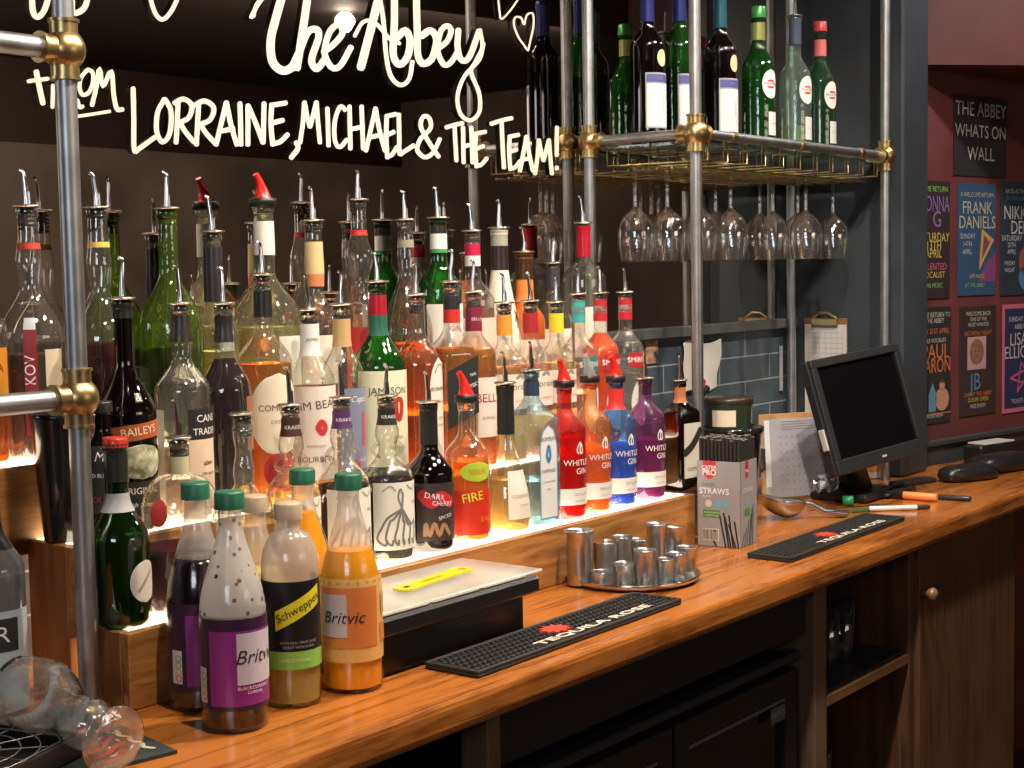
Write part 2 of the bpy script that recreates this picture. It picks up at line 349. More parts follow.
bz([(345, 100), (368, 62), (400, 62), (445, 110), (470, 120)], 3.5)
bz([(455, -30), (455, 60), (452, 150), (470, 178), (492, 155), (498, 110), (485, 85), (462, 105)], 6.4)
bz([(515, -30), (518, 70), (520, 150), (535, 176), (560, 160), (572, 110), (555, 85), (530, 100)], 6.2)
bz([(575, 135), (600, 115), (612, 85), (600, 72), (582, 90), (575, 140), (592, 178), (612, 172), (632, 140)], 5)
bz([(632, 82), (630, 130), (640, 165), (662, 158), (690, 85)], 5.4)
bz([(692, 82), (698, 130), (680, 170), (668, 200), (690, 260), (690, 310), (665, 333), (638, 315), (630, 265), (650, 210), (690, 165), (702, 120)], 3.6)
bz([(825, 140), (800, 105), (786, 70), (790, 48), (806, 50), (814, 68), (822, 42), (838, 38), (840, 70), (832, 110), (825, 140)], 1.8)
bz([(742, -8), (746, 30), (752, 52), (775, 30), (796, 0)], 1.8)
mb.build('painted_lettering', PAINT, mir)
mb = MB()
def b4(pts, w): ribbon(mb, [(x/4, y/4) for x, y in pts], w, onmir)
b4([(128, -20), (132, 45), (150, 68), (175, 45), (195, -10)], 6)
b4([(288, -10), (290, 45), (312, 50), (338, 30), (352, -10)], 6)
b4([(598, -20), (620, 50), (650, 78), (685, 45), (715, -15)], 4.5)
b4([(1005, 70), (1030, 20), (1060, -20)], 4.5)
b4([(145, 285), (158, 350), (172, 415)], 5.6); b4([(112, 325), (150, 320), (192, 315)], 4)
b4([(212, 340), (210, 430)], 4); b4([(310, 400), (318, 428), (332, 425)], 4)
b4([(350, 278), (325, 310), (318, 350), (330, 378), (355, 370), (372, 330), (370, 290), (350, 278)], 4.2)
b4([(368, 422), (385, 350), (398, 275), (412, 345), (445, 285), (455, 380), (468, 435), (492, 438)], 4.6)
b4([(312, 465), (380, 455), (440, 445)], 3.4)
mb.build('painted_lettering', PAINT, mir)

# partition at the end of the bar, poster wall and the bulkhead over it
PXR = ony(928, 330, 1.559).x
struct(MB().bbox(3.66, PXR, 1.559, 1.90, .0005, 1.75, .006), 'wall_partition', DARKB)
PQ, PA = Vector((4.17, 1.57, 0)), R(-10)
pw_ = Matrix.Translation(PQ) @ Matrix.Rotation(PA, 4, 'Z')
def onw(x, y):
    n = Vector((math.sin(PA), -math.cos(PA), 0)); d = ray(x, y); p = CP+d*((PQ-CP).dot(n)/d.dot(n)); q = p-PQ
    return q.x*math.cos(PA)+q.y*math.sin(PA), p.z
struct(MB().box(-.33, 3.6, 0, .04, -.92, 1.75), 'wall_poster', BURG, PQ, PA)
struct(MB().bbox(-.325, 3.6, -.012, 0, -.02, .050, .003).bbox(-.325, 3.6, -.022, 0, .050, .066, .003), 'trim_3', pbr('grey_dado', (.045, .050, .056), .5), PQ, PA)
mb = MB(); zb = 1.075
pts = [(-.33, 0), (3.5, 0), (3.5, -2.0), (1.2, -1.0), (-.33, -.03)]
mb.add([(x, y, zb) for x, y in pts]+[(x, y, 1.75) for x, y in pts], [(4, 3, 2, 1, 0), (5, 6, 7, 8, 9)]+[(i, (i+1) % 5, 5+(i+1) % 5, 5+i) for i in range(5)])
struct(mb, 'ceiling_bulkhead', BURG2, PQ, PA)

# ------------------------------------------------------------------ bar top and what is beneath
bar = thing('bar_counter', 'long orange-brown varnished wooden bar top running under all the bottles', 'counter')
def wy(x): return PQ.y+(x-PQ.x)*math.tan(PA)-.026
def prism(mb, pts, zs_):       # zs_: list of (z, inset of the front edge)
    n_ = len(pts); vs = []
    for z_, ins in zs_: vs += [(x, y+(ins if y < 1.23 else 0), z_) for x, y in pts]
    fs = [tuple(range(n_-1, -1, -1)), tuple(range(n_*(len(zs_)-1), n_*len(zs_)))]
    for k in range(len(zs_)-1): fs += [(k*n_+i, k*n_+(i+1) % n_, (k+1)*n_+(i+1) % n_, (k+1)*n_+i) for i in range(n_)]
    return mb.add(vs, fs)
prism(MB(), [(.2, 1.224), (5.7, 1.224), (5.7, wy(5.7)), (3.86, wy(3.86)), (3.86, 1.60), (3.66, 1.60), (3.66, MIR-.002), (.2, MIR-.002)], [(-.045, .006), (-.039, .001), (-.034, 0), (-.010, 0), (-.004, .0015), (-.001, .004), (0, .008)]).build('worktop', WOODBAR, bar)
# carcass
FY = 1.27
und = thing('under_bar_frame', 'dark wooden posts and backing holding up the bar top', 'bar frame', (0, 0, 0))
DK = pbr('dark_carcass', (.006, .005, .005), .6); XS1_ = ony(909, 650, FY).x
MB().box(.2, XS1_-.002, 1.80, MIR-.004, -.919, -.046).build('back_panel', DK, und)
mb = MB().box(.2, XS1_-.002, FY+.03, 1.799, -.919, -.841); mb.build('plinth', DK, und)
MB().box(1.60, 2.555, FY+.015, FY+.03, -.145, -.046).build('fascia_board', DK, und)
PW = wood('post_wood', (.07, .04, .022), (.14, .085, .05), (22, 22, 1.5), .5, .1)
p0, p1 = ony(488, 740, FY), ony(501, 740, FY)
MB().bbox(p0.x, p1.x, FY, FY+.05, -.84, -.046, .002).build('post', PW, und)
p0, p1 = ony(815, 700, FY), ony(827, 700, FY)
MB().bbox(p0.x, p1.x, FY, 1.795, -.84, -.046, .002).build('post', PW, und)
XS0 = p1.x; XS1 = ony(909, 650, FY).x
# open shelf
sh = thing('open_shelf', 'dark open shelf under the bar beside the wooden cupboard door', 'shelf')
zs = ony(868, 672, FY).z
MB().bbox(XS0+.002, XS1-.002, FY+.01, 1.79, zs-.006, zs+.0, .001).build('shelf_mat', pbr('shelf_mat', (.025, .025, .035), .5), sh)
MB().bbox(XS0+.002, XS1-.002, FY+.0, 1.79, zs-.028, zs-.006, .002).build('shelf_board', wood('shelf_wood', (.10, .045, .018), (.20, .095, .04), (2, 20, 20), .45, .1), sh)
MB().bbox(XS0+.002, XS1-.002, FY+.02, 1.79, -.838, -.62, .002).build('bottom_board', DK, sh)
# cupboard
cup = thing('bar_cupboard', 'brown wooden cupboard door with a small round knob under the bar', 'cupboard')
XD1 = 3.64
MB().bbox(XS1, XS1+.028, FY, 1.79, -.919, -.046, .002).bbox(XD1-.02, XD1, FY, 1.79, -.919, -.046, .002).box(XS1+.028, XD1-.02, FY+.03, 1.79, -.919, -.90).build('cupboard_body', WOODDOOR, cup)
dr = MB().bbox(XS1+.030, XD1-.004, FY-.012, FY+.006, -.90, -.050, .002).build('door', WOODDOOR, cup)
kp = ony(930, 594, FY-.03)
MB().lathe([(.006, 0), (.006, .012), (.013, .018), (.015, .026), (.010, .033), (.002, .035)], 20, Matrix.Translation((kp.x, FY-.012, kp.z)) @ Matrix.Rotation(PI/2, 4, 'X')).build('knob', pbr('knob_wood', (.20, .10, .04), .35, coat=.4), dr)
# bottle coolers
for i, (xa, xb) in enumerate(((1.64, 2.545),)):
    fr = thing('bottle_cooler', 'black back-bar bottle fridge with two dark glass doors under the bar', 'fridge', (0, 0, -.838))
    MB().bbox(xa, xb, FY+.05, 1.78, .0, .655, .004).build('cooler_body', BLACK, fr)
    MB().bbox(xa, xb, FY+.018, FY+.05, .645, .662, .003).build('top_rail', pbr('grey_rail', (.05, .055, .065), .35, .6), fr)
    xm = (xa+xb)/2
    for k, (da, db) in enumerate(((xa+.01, xm-.004), (xm+.004, xb-.01))):
        d = MB().bbox(da, da+.045, FY+.02, FY+.048, .02, .63, .002).bbox(db-.045, db, FY+.02, FY+.048, .02, .63, .002).bbox(da+.045, db-.045, FY+.02, FY+.048, .02, .07, .002).bbox(da+.045, db-.045, FY+.02, FY+.048, .585, .63, .002).build('door', BLACK, fr)
        MB().box(da+.046, db-.046, FY+.032, FY+.040, .071, .584).build('door_glass', pbr('cooler_glass', (.006, .009, .016), .08), d)
        MB().bbox(da+.046, db-.046, FY+.020, FY+.026, .577, .583, .001).build('door_trim', pbr('grey_line', (.20, .20, .21), .4, .5), d)
    st = MB().box(xb-.115, xb-.06, FY+.0185, FY+.02, .545, .575).build('sticker', P((.10, .10, .11)), fr)
    mb = MB(); flat_text(mb, 'ENERGY', .014, xb-.0875, .560, lambda u, v: (u, FY+.0183, v)); mb.build('sticker_print', P((.35, .35, .36)), st)

# ------------------------------------------------------------------ stepped, lit bottle display
SX0, SX1 = 1.18, 2.572
YS = (1.531, 1.637, 1.738); ZS = (.1, .2, .3)
disp = thing('stepped_bottle_display', 'three-step wooden bottle display with glowing white tops', 'display stand')
LIT = emis('light_panel', (1.0, .82, .58), 9.0)
for i in range(3):
    y0 = YS[i]; y1 = YS[i+1] if i < 2 else MIR-.004; z0 = 0 if i == 0 else ZS[i-1]-.02
    SX0 = 1.18 if i < 2 else 1.04
    MB().bbox(SX0, SX1, y0, y0+.016, z0+.0005, ZS[i]+.0003, .0015).build('riser_board', WOODRISER, disp)
    MB().bbox(SX0-.0005, SX0+.014, y0+.0161, (MIR-.004 if i == 2 else y1), .0005, ZS[i]+.0005, .0012).build('end_panel', WOODEND, disp)
    MB().bbox(SX1-.014, SX1+.0005, y0+.0161, (MIR-.004 if i == 2 else y1), .0005, ZS[i]+.0005, .0012).build('end_panel', WOODEND, disp)
    MB().box(SX0+.0142, SX1-.0142, y0+.0162, y1-.0005, ZS[i]-.006, ZS[i]).build('light_panel', LIT, disp)

# ------------------------------------------------------------------ bottles
def prof_fn(H, r, rn, sh, nh, rb=1.0, wave=0, bulge=None, lip=.0018, sp=1.0):
    """(radius, height) pairs of a bottle: body up to sh*H, shoulder to nh*H, neck up to H"""
    pts = [(r*rb*.86, 0), (r*rb*.96, .003), (r*rb, .009)]
    n = 6
    for k in range(1, n+1):
        t = k/n; pts.append((r*(rb+(1-rb)*t), .009+(sh*H-.009)*t))
    for k in range(1, 11):
        t = k/10; c = ((1+math.cos(PI*t))/2)**sp if sp else math.sqrt(max(0, 1-t*t))
        pts.append((rn+(r-rn)*c, (sh+(nh-sh)*t)*H))
    for k in range(1, 9):
        t = k/8; rr = rn*(1-.06*t); z = (nh+(1-nh)*t)*H
        if bulge: rr += bulge*math.sin(PI*min(1, t/.62))**2 if t < .62 else 0
        if wave: rr += wave*math.sin(t*PI*3.2)
        pts.append((rr, z))
    e = pts.pop(); pts += [(e[0], H-.014), (e[0]+lip, H-.012), (e[0]+lip, H-.002), (e[0]+lip*.4, H)]
    return pts
def radius_at(pf, z):
    for (r0, z0), (r1, z1) in zip(pf, pf[1:]):
        if z0 <= z <= z1 and z1 > z0: return r0+(r1-r0)*(z-z0)/(z1-z0)
    return pf[-1][0]
def sec_square(a, b, e=7):
    def f(t):
        c, s = math.cos(t), math.sin(t); k = (abs(c)**e+abs(s)**e)**(-1/e); return (c*k*a, s*k*b)
    return f
SPOUT = {}
def closure(root, kind, H, rn, rng, lean=0):
    """pourers and caps; every one is a part of its bottle"""
    if kind in ('steel', 'steelb'):
        st = MB(); pr = [(rn*.5, H-.032)]
        for k in range(5): pr += [(rn*.86, H-.030+k*.0058), (rn*.86, H-.0268+k*.0058), (rn*.60, H-.0262+k*.0058), (rn*.60, H-.0250+k*.0058)]
        pr += [(rn*.8, H)]
        p = st.lathe(pr, 16).build('pourer_stopper', STOP, root)
        MB().lathe([(.004, H), (rn+.0035, H+.0003), (rn+.0045, H+.0018), (rn+.003, H+.0034), (.004, H+.0046)], 24).build('pourer_collar', COLLAR, p)
        L_ = .050+rng.random()*.008; a = lean if lean else rng.uniform(-.5, .5)+PI; bx, by = math.cos(a), math.sin(a)
        k_ = rng.uniform(-.003, .004); pts = [(0, 0, H+.004), (0, 0, H+.012), (bx*k_*.3, by*k_*.3, H+.024), (bx*k_, by*k_, H+L_-.008), (bx*(k_+.001), by*(k_+.001), H+L_-.002), (bx*(k_+.006), by*(k_+.006), H+L_)]
        mb = MB().tube(pts, [.0042, .0038, .0034, .0029, .0027, .0025], 12); mb.tube([(0.004, -.002, H+.004), (0.0042+bx*.001, -.002, H+.022)], .0012, 8)
        mb.build('pourer_spout', CHROME, p)
    elif kind in ('red', 'clearp'):
        m_ = pbr('red_pourer', (.75, .02, .015), .25, coat=.3) if kind == 'red' else glass('clear_pourer', (.85, .85, .85), (.5, .5, .5), 1.2, .1, 0, .35)
        p = MB().lathe([(rn+.001, H-.002), (rn+.005, H-.001), (rn+.005, H+.011), (rn+.003, H+.012)], 24).build('pourer_collar', BLACK, root)
        a = lean if lean else PI+.3; bx, by = math.cos(a), math.sin(a)
        MB().tube([(0, 0, H+.011), (0, 0, H+.016), (bx*.003, by*.003, H+.028), (bx*.009, by*.009, H+.042), (bx*.014, by*.014, H+.050)], [.0145, .012, .0085, .0058, .0052], 14).build('pourer_spout', m_, p)
    elif isinstance(kind, tuple):          # ('cap', material, height, extra radius)
        _, m_, h, er = kind
        n = 36; pr = [(rn+er, H-h), (rn+er, H+.002), (rn+er-.0015, H+.0045), (rn*.4, H+.005)]
        MB().lathe(pr, n, sec=lambda t: ((1+.018*math.cos(18*t))*math.cos(t), (1+.018*math.cos(18*t))*math.sin(t))).build('screw_cap', m_, root)
ROWY = {'A': 1.588, 'B': 1.692, 'C': 1.803}
def bottle(name, label, px, topy, row, r=.04, rn=.0135, sh=.6, nh=.78, g=None, liq=None, fill=.5, close='steel', bands=(), labels=(), rz=-.45, sq=None,
           rb=1.0, wave=0, bulge=None, sp=1.0, Y=None, z0=None, cat='bottle', group=None, seg=28, lean=0, handles=False, extra=None, xoff=0):
    Y = Y or ROWY[row]; z0 = ZS['ABC'.index(row)] if z0 is None else z0
    p = ony(px, topy, Y); H = p.z-z0
    root = thing(name, label, cat, (p.x+xoff, Y, z0+.0006), rz, group or {'A': 'spirit bottles on the front step', 'B': 'spirit bottles on the middle step', 'C': 'spirit bottles on the top step'}.get(row))
    pf = prof_fn(H, r, rn, sh, nh, rb, wave, bulge, sp=sp)
    g = g or CLEAR
    sec = None
    if sq:
        a, b = sq
        def secf(t, z): pass
        # square body blends to round neck
        f = sec_square(a, b)
        mb = MB(); vs = []; fs = []; n = 40
        for rr, z in pf:
            k = max(0, min(1, (rr-rn)/(r-rn)))**.6
            for j in range(n):
                t = 2*PI*(j+.5)/n; x1, y1 = f(t); x0, y0 = math.cos(t), math.sin(t)
                vs.append((rr*(x0+(x1-x0)*k), rr*(y0+(y1-y0)*k), z))
        for k in range(len(pf)-1):
            for j in range(n): fs.append((k*n+j, k*n+(j+1) % n, (k+1)*n+(j+1) % n, (k+1)*n+j))
        mb.add(vs, fs, True); mb.add(vs[:n], [tuple(range(n-1, -1, -1))])
        mb.build('bottle_glass', g, root)
    else:
        MB().lathe(pf, seg, cap1=False).build('bottle_glass', g, root)
    if liq:
        zf = fill*H; lp = [(max(.002, radius_at(pf, .006)-.0028), .006)]
        for rr, z in pf:
            if .009 < z < zf: lp.append((max(.002, rr-.0024), z))
        lp.append((max(.002, radius_at(pf, zf)-.0024), zf))
        if sq:
            mb = MB(); vs = []; fs = []; n = 40
            for rr, z in lp:
                k = max(0, min(1, (rr-rn)/(r-rn)))**.6
                for j in range(n):
                    t = 2*PI*(j+.5)/n; x1, y1 = f(t); x0, y0 = math.cos(t), math.sin(t); vs.append((rr*(x0+(x1-x0)*k), rr*(y0+(y1-y0)*k), z))
            for k in range(len(lp)-1):
                for j in range(n): fs.append((k*n+j, k*n+(j+1) % n, (k+1)*n+(j+1) % n, (k+1)*n+j))
            mb.add(vs, fs, True); mb.add(vs[:n], [tuple(range(n-1, -1, -1))]); mb.add(vs[-n:], [tuple(range(n))])
            mb.build('drink', liq, root)
        else: MB().lathe(lp, seg).build('drink', liq, root)
    def surf(u, z, off, uc=0):
        if sq: return (u, -(radius_at(pf, z)*sq[1]+off), z)
        rr = radius_at(pf, z)+off; t = u/max(.006, r if z < nh*H else rn); return (rr*math.sin(t), -rr*math.cos(t), z)
    for bd in bands:                       # (z0, z1, material[, text, ink]) as fractions of H
        za, zb_ = bd[0]*H, bd[1]*H; n = 5
        pr = [(radius_at(pf, za+(zb_-za)*k/n)+.0009, za+(zb_-za)*k/n) for k in range(n+1)]
        bo = MB().lathe(pr, seg, cap0=False, cap1=False).build('neck_band', bd[2], root)
        if len(bd) > 3:
            mb = MB(); flat_text(mb, bd[3], min((zb_-za)*.34, .0075), 0, (za+zb_)/2, lambda u, v: surf(u, v, .0013)); mb.build('band_print', bd[4], bo)
    for lb in labels:                      # dict: z=(a,b) u=(a,b) m=material t=[(text,size,u,z,mat)] shape
        za, zb_ = lb['z'][0]*H, lb['z'][1]*H; ua, ub = lb['u'][0]*r, lb['u'][1]*r
        nu, nz_ = 14, (18 if lb.get('s') else 10)
        if sq: ua, ub = max(ua, -r*sq[0]*.90), min(ub, r*sq[0]*.90)
        mb = MB(); vs = []; shp = lb.get('s'); off = lb.get('o', .0007)
        for i in range(nz_+1):
            z = za+(zb_-za)*i/nz_; f0, f1 = 0, 1
            if shp == 'oval': w_ = math.sqrt(max(0.0004, 1-(2*i/nz_-1)**2)); f0, f1 = .5-w_/2, .5+w_/2
            if shp == 'arch' and i/nz_ > .7: w_ = math.sqrt(max(.0004, 1-((i/nz_-.7)/.3)**2)); f0, f1 = .5-w_/2, .5+w_/2
            for j in range(nu+1):
                u = ua+(ub-ua)*(f0+(f1-f0)*j/nu); zz = z
                if lb.get('slant'): zz = z+lb['slant']*(j/nu-.5)*H
                vs.append(surf(u, min(zz, H*.99), off))
        fs = [(i*(nu+1)+j, i*(nu+1)+j+1, (i+1)*(nu+1)+j+1, (i+1)*(nu+1)+j) for i in range(nz_) for j in range(nu)]
        lo = mb.add(vs, fs, not sq).build('paper_label', lb['m'], root)
        for q in lb.get('t', ()):
            mb = MB(); kw = q[5] if len(q) > 5 else {}
            flat_text(mb, q[0], q[1], q[2]*r, q[3]*H, lambda u, v: surf(u, v, off+.0004), **kw); mb.build('label_print', q[4], lo)
        for q in lb.get('d', ()):          # painted strokes: (points in u/r,z/H ; width ; mat)
            mb = MB(); ribbon(mb, [(a_*r, b_*H) for a_, b_ in q[0]], q[1], lambda u, v: surf(u, v, off+.00045)); mb.build('label_drawing', q[2], lo)
    if handles:
        for s_ in (-1, 1):
            mb = MB(); rr = rn+.002; zc = (sh+.55*(nh-sh))*H+.02
            mb.tube([(s_*(rr-.001+.011*math.sin(PI*q_/9)**.8), 0, zc+.012-.024*q_/9) for q_ in range(10)], .0034, 8)
            mb.build('glass_handle', g, root)
    closure(root, close, H, rn*.94+.0018, random.Random(int(px*7+topy)), lean)
    return root, pf, H
AMB = liquid('amber', (.96, .52, .09), diff=.14); AMBD = liquid('deep_amber', (.90, .33, .03), diff=.15); GOLDL = liquid('golden', (.98, .78, .36), diff=.18)
PALE = liquid('pale_spirit', (.93, .93, .88), diff=.06); YEL = liquid('pale_yellow', (.95, .88, .50), diff=.15); ORL = liquid('orange_liqueur', (1.0, .48, .08), diff=.25)
BLK = liquid('black_rum', (.018, .008, .008), diff=.3); DRED = liquid('dark_red', (.16, .004, .012), diff=.35); REDL = liquid('red_gin', (.98, .03, .04), diff=.45, bump=.5)
ORG = liquid('orange_gin', (1.0, .48, .05), diff=.45, bump=.5); BLUL = liquid('blue_gin', (.07, .36, .95), diff=.5, bump=.5); PURL = liquid('purple_gin', (.62, .05, .48), diff=.5, bump=.3)
PINK = liquid('pink_gin', (.95, .62, .55), diff=.15); GLIQ = liquid('yellow_green', (.55, .62, .10), diff=.2)
REDV = liquid('red_vodka', (1.0, .16, .04), diff=.55)
B_ = 'glass_bottle'
def T(t, s, u, z, m_, **kw): return (t, s, u, z, m_, kw)

# ---- front step, from right to left
bottle('square_bottle', 'square black bottle with orange cord and white label at right end of front step', 680, 381, 'A', .031, .011, .70, .84, DARKG, None, 0, 'steel', [(.80, .97, P((.45, .16, .06)))],
       [dict(z=(.12, .62), u=(-.85, .85), m=P((.62, .58, .50)), t=[T('COFFEE', .010, 0, .2, INK)], d=[([(-.8, .35), (0, .42), (.8, .55)], .016, INK)])], rz=-.15, sq=(1, 1),
       )
for px, ty, nm, lq, gg, cl, bd in ((645, 379, 'purple', PURL, glass('violet_glass', (.62, .30, .56), (.15, .03, .13), 1.1, .03, .2, .12), 'steel', ()),
                             (615.5, 382, 'bright blue', BLUL, glass('blue_glass', (.35, .58, .86), (.05, .14, .4), 1.1, .03, .8, .12, 120), 'red', ((.78, .97, P((.70, .03, .03))),)),
                             (589.5, 382, 'orange', ORG, glass('orange_glass', (.98, .62, .30), (.5, .16, .02), 1.1, .03, .8, .12, 120), 'clearp', ()),
                             (564, 387, 'deep red', REDL, glass('red_glass', (.85, .10, .09), (.25, .005, .005), 1.1, .03, .3, .15), 'red', ())):
    bottle('gin_bottle', nm+' gin bottle with white lettering and '+{'steel': 'steel spout', 'red': 'red plastic spout', 'clearp': 'clear plastic spout'}[cl]+' on front step', px, ty, 'A', .0385, .0135, .67, .83, gg, lq, .50 if nm != 'deep red' else .62, cl, bd,
           [dict(z=(.11, .235), u=(-1.75, 1.75), m=WHITE, t=[T('DISTILLED', .0065, .15, .19, P((.3, .3, .3))), T('SMALL BATCH', .004, .15, .14, P((.3, .3, .3))), T('WHITLEY', .0150, .1, .43, WINK), T('GIN', .0150, .22, .365, WINK)],
                 d=[([(.02, .50), (-.05, .53), (.05, .57), (.2, .56), (.28, .52), (.2, .50), (.1, .53)], .0022, WINK), ([(.0, .555), (.12, .585), (.26, .555)], .002, WINK), ([(.12, .50), (.13, .56)], .002, WINK)])], rz=-.30)
bottle('square_gin_bottle', 'pale blue square gin bottle with tall white arched label', 531, 371, 'A', .040, .0135, .66, .84, glass('sapphire_glass', (.74, .90, .95), (.08, .30, .42), 1.2, .03, .05, .10), liquid('pale_blue_gin', (.70, .86, .92), diff=.12), .30, 'steel', [(.84, .93, P((.03, .05, .10), .3))],
       [dict(z=(.05, .66), u=(-.55, .62), m=P((.15, .30, .42)), s='arch', o=.0004), dict(z=(.06, .65), u=(-.48, .55), m=P((.74, .77, .76)), s='arch', t=[T('BOMBAY', .010, .03, .565, P((.08, .12, .2))), T('SAPPHIRE', .0085, .03, .36, P((.08, .12, .2))), T('LONDON DRY', .005, .03, .29, P((.2, .25, .3))), T('GIN', .006, .03, .24, P((.2, .25, .3)))],
             d=[([(.03, .42), (-.08, .46), (.03, .52), (.14, .46), (.03, .42)], .006, P((.06, .22, .50)))])], rz=-.10, sq=(1, .92))
bottle(B_, 'clear tapering cognac bottle with black capsule neck and white label', 505, 384, 'A', .040, .0145, .10, .66, None, GOLDL, .36, 'steel', [(.66, .985, P((.02, .02, .02), .3))],
       [dict(z=(.10, .42), u=(-.35, 1.35), m=P((.76, .70, .62)), t=[T('COURVOISIER', .0085, .5, .25, P((.35, .28, .18))), T('COGNAC', .005, .5, .19, P((.35, .28, .18)))])], rz=-.5, sp=.75)
bottle(B_, 'clear bottle with red and lime fiery label and red plastic spout', 466, 402, 'A', .037, .0135, .62, .80, None, ORL, .58, 'red', (),
       [dict(z=(.06, .38), u=(-1.3, 1.5), m=P((.60, .03, .01)), t=[T('FIRE', .021, -.15, .33, P((.75, .78, .05)), tilt=.15), T('BALL', .012, .55, .17, P((.85, .25, .04)))]),
        dict(z=(.44, .58), u=(-.7, .9), m=P((.45, .62, .05)), t=[T('SOUR', .012, .1, .51, P((.75, .2, .02)))], s='oval')], rz=-.5)
bottle(B_, 'glossy black bottle with red splash label beside the curly tentacle label', 428, 403, 'A', .039, .0145, .52, .70, DARKG, None, 0, 'steel', [(.72, .985, P((.02, .02, .02), .3))],
       [dict(z=(.08, .47), u=(-.95, 1.0), m=P((.045, .03, .03)), t=[T('DARK', .013, -.15, .38, WINK, tilt=-.2), T('CHERRY', .010, .2, .33, WINK, tilt=-.1), T('SPICED', .008, .3, .24, WINK, tilt=.2)],
             d=[([(-.7, .40), (-.3, .34), (.1, .38), (.6, .33)], .018, P((.55, .02, .03))), ([(-.6, .12), (-.55, .20), (-.4, .12), (-.2, .2), (0, .12), (.2, .19), (.5, .12)], .006, P((.40, .22, .12)))])], rz=-.5)
def kraken(px, ty, lab, band, bt, rn=.0135, r=.040, fillc=BLK):
    ten = []
    for k in range(6):
        a0 = -.5+.2*k; ten.append(([(0.05, .33), (a0, .28-.01*k), (a0*1.5, .22+.03*(k % 2)), (a0*1.7-.1, .15), (a0*1.3, .11), (a0*1.1, .14)], .0036, P((.18, .18, .18))))
    ten += [([(0.05, .33), (.1, .40), (0, .45), (-.1, .40), (.05, .33)], .003, P((.18, .18, .18))), ([(.05, .36), (.1, .42), (0.02, .43)], .004, P((.35, .35, .35))), ([(-.7, .44), (-.4, .47), (-.2, .44)], .002, P((.3, .3, .3))), ([(.3, .47), (.6, .44), (.8, .47)], .002, P((.3, .3, .3)))]
    bottle('rum_bottle', lab, px, ty, 'A', r, rn, .50, .68, THICK, fillc, .50, 'steel', [(.83, .93, band, bt, WINK)],
           [dict(z=(.08, .49), u=(-1.1, 1.15), m=P((.80, .76, .70)), t=[T('SPICED', .006, .8, .36, INK)], d=ten)], rz=-.35, bulge=.006, handles=True)
kraken(386, 397, 'rum bottle with curly tentacle drawing on cream label and black neck band', P((.02, .02, .02)), 'KRAKEN')
kraken(341, 399, 'dark rum bottle with purple neck band behind the orange squash', P((.10, .03, .14)), 'KRAKEN')
kraken(290, 406, 'clear rum bottle with brown neck band and looped glass handles', P((.06, .02, .015)), 'KRAKEN', fillc=GOLDL)
bottle(B_, 'clear wavy-necked bottle with pale gold drink behind the squash bottles', 242, 415, 'A', .046, .0135, .42, .62, THICK, GOLDL, .40, 'steelb', (), (), wave=.0022, sp=.8)
bottle('glass_decanter', 'squat wide clear decanter with a red wax seal and dark red drink', 178, 439, 'A', .0525, .0130, .57, .80, THICK, DRED, .38, 'steel', [(.80, .90, P((.55, .50, .30)))],
       [dict(z=(.52, .68), u=(-1.25, -.80), m=P((.62, .05, .05)), s='oval', o=.004)], sp=0, Y=1.5835, rz=-.2)
bottle('wine_bottle', 'green bottle with red foil cap and silver neck label at left end of front step', 115, 441, 'A', .0395, .0150, .46, .70, DGREENG, liquid('green_wine', (.10, .25, .02), diff=.1), .2, ('cap', P((.45, .03, .02), .3), .008, .0006), [(.78, .985, P((.015, .012, .012), .3)), (.62, .72, P((.40, .41, .42), .3))],
       [dict(z=(.13, .36), u=(.1, 1.35), m=P((.62, .56, .48)), s='oval', d=[([(.4, .2), (.7, .25), (1, .3)], .004, P((.4, .25, .2)))])], Y=1.585)

# ---- middle step
def smir(px, ty, nm, lq, band, lm):
    bottle('vodka_bottle', nm, px, ty, 'B', .0365 if px == 578 else .0375, .0135, .62, .76, None, lq, .74 if lq is REDV else .55, 'steel', [(.82, .965, band), (.87, .92, P((.55, .6, .62)))],
           [dict(z=(.50, .60), u=(-.1, 1.5), m=lm, t=[T('SMIRNOFF', .0150, .72, .55, WINK)]), dict(z=(.10, .42), u=(0, 1.4), m=P((.60, .62, .60)), s='oval', t=[T('VODKA', .010, .7, .28, P((.5, .03, .03)))])], rz=-.70)
smir(625, 293, 'clear vodka bottle with red neck band at right end of middle step', PALE, P((.5, .02, .03)), P((.42, .02, .03)))
smir(600, 294, 'vodka bottle filled with bright red drink on middle step', REDV, P((.5, .02, .03)), P((.42, .02, .03)))
smir(578, 295, 'clear vodka bottle with teal and yellow neck band', PINK, P((.05, .38, .36)), P((.03, .18, .18)))
for px, ty, nm, lq, bd in ((556, 303, 'lemon yellow gin bottle with yellow neck band', YEL, P((.80, .62, .04))), (530, 302, 'gin bottle with maroon neck band between the yellow and orange bands', PINK, P((.38, .02, .03))), (504, 304, 'gin bottle with orange neck band and pale label', ORL if 0 else liquid('peach_gin', (.97, .68, .34), diff=.2), P((.85, .33, .04)))):
    bottle('gin_bottle', nm, px, ty, 'B', .0365 if px == 556 else .0395, .0140, .62, .76, None, lq, .60, 'steel', [(.80, .93, bd)],
           [dict(z=(.34, .56), u=(-.9, 1.3), m=P((.80, .70, .60)), t=[T("Gordon's", .017, .35, .48, P((.15, .10, .08)), shear=.25), T('LONDON', .006, .35, .39, P((.4, .1, .05)))], d=[([(.1, .535), (.3, .55), (.5, .535)], .006, P((.25, .25, .22)))]),
            dict(z=(.08, .30), u=(-.8, 1.2), m=P((.80, .42, .10)), t=[T('GIN', .012, .3, .19, WINK)])], rz=-.45)
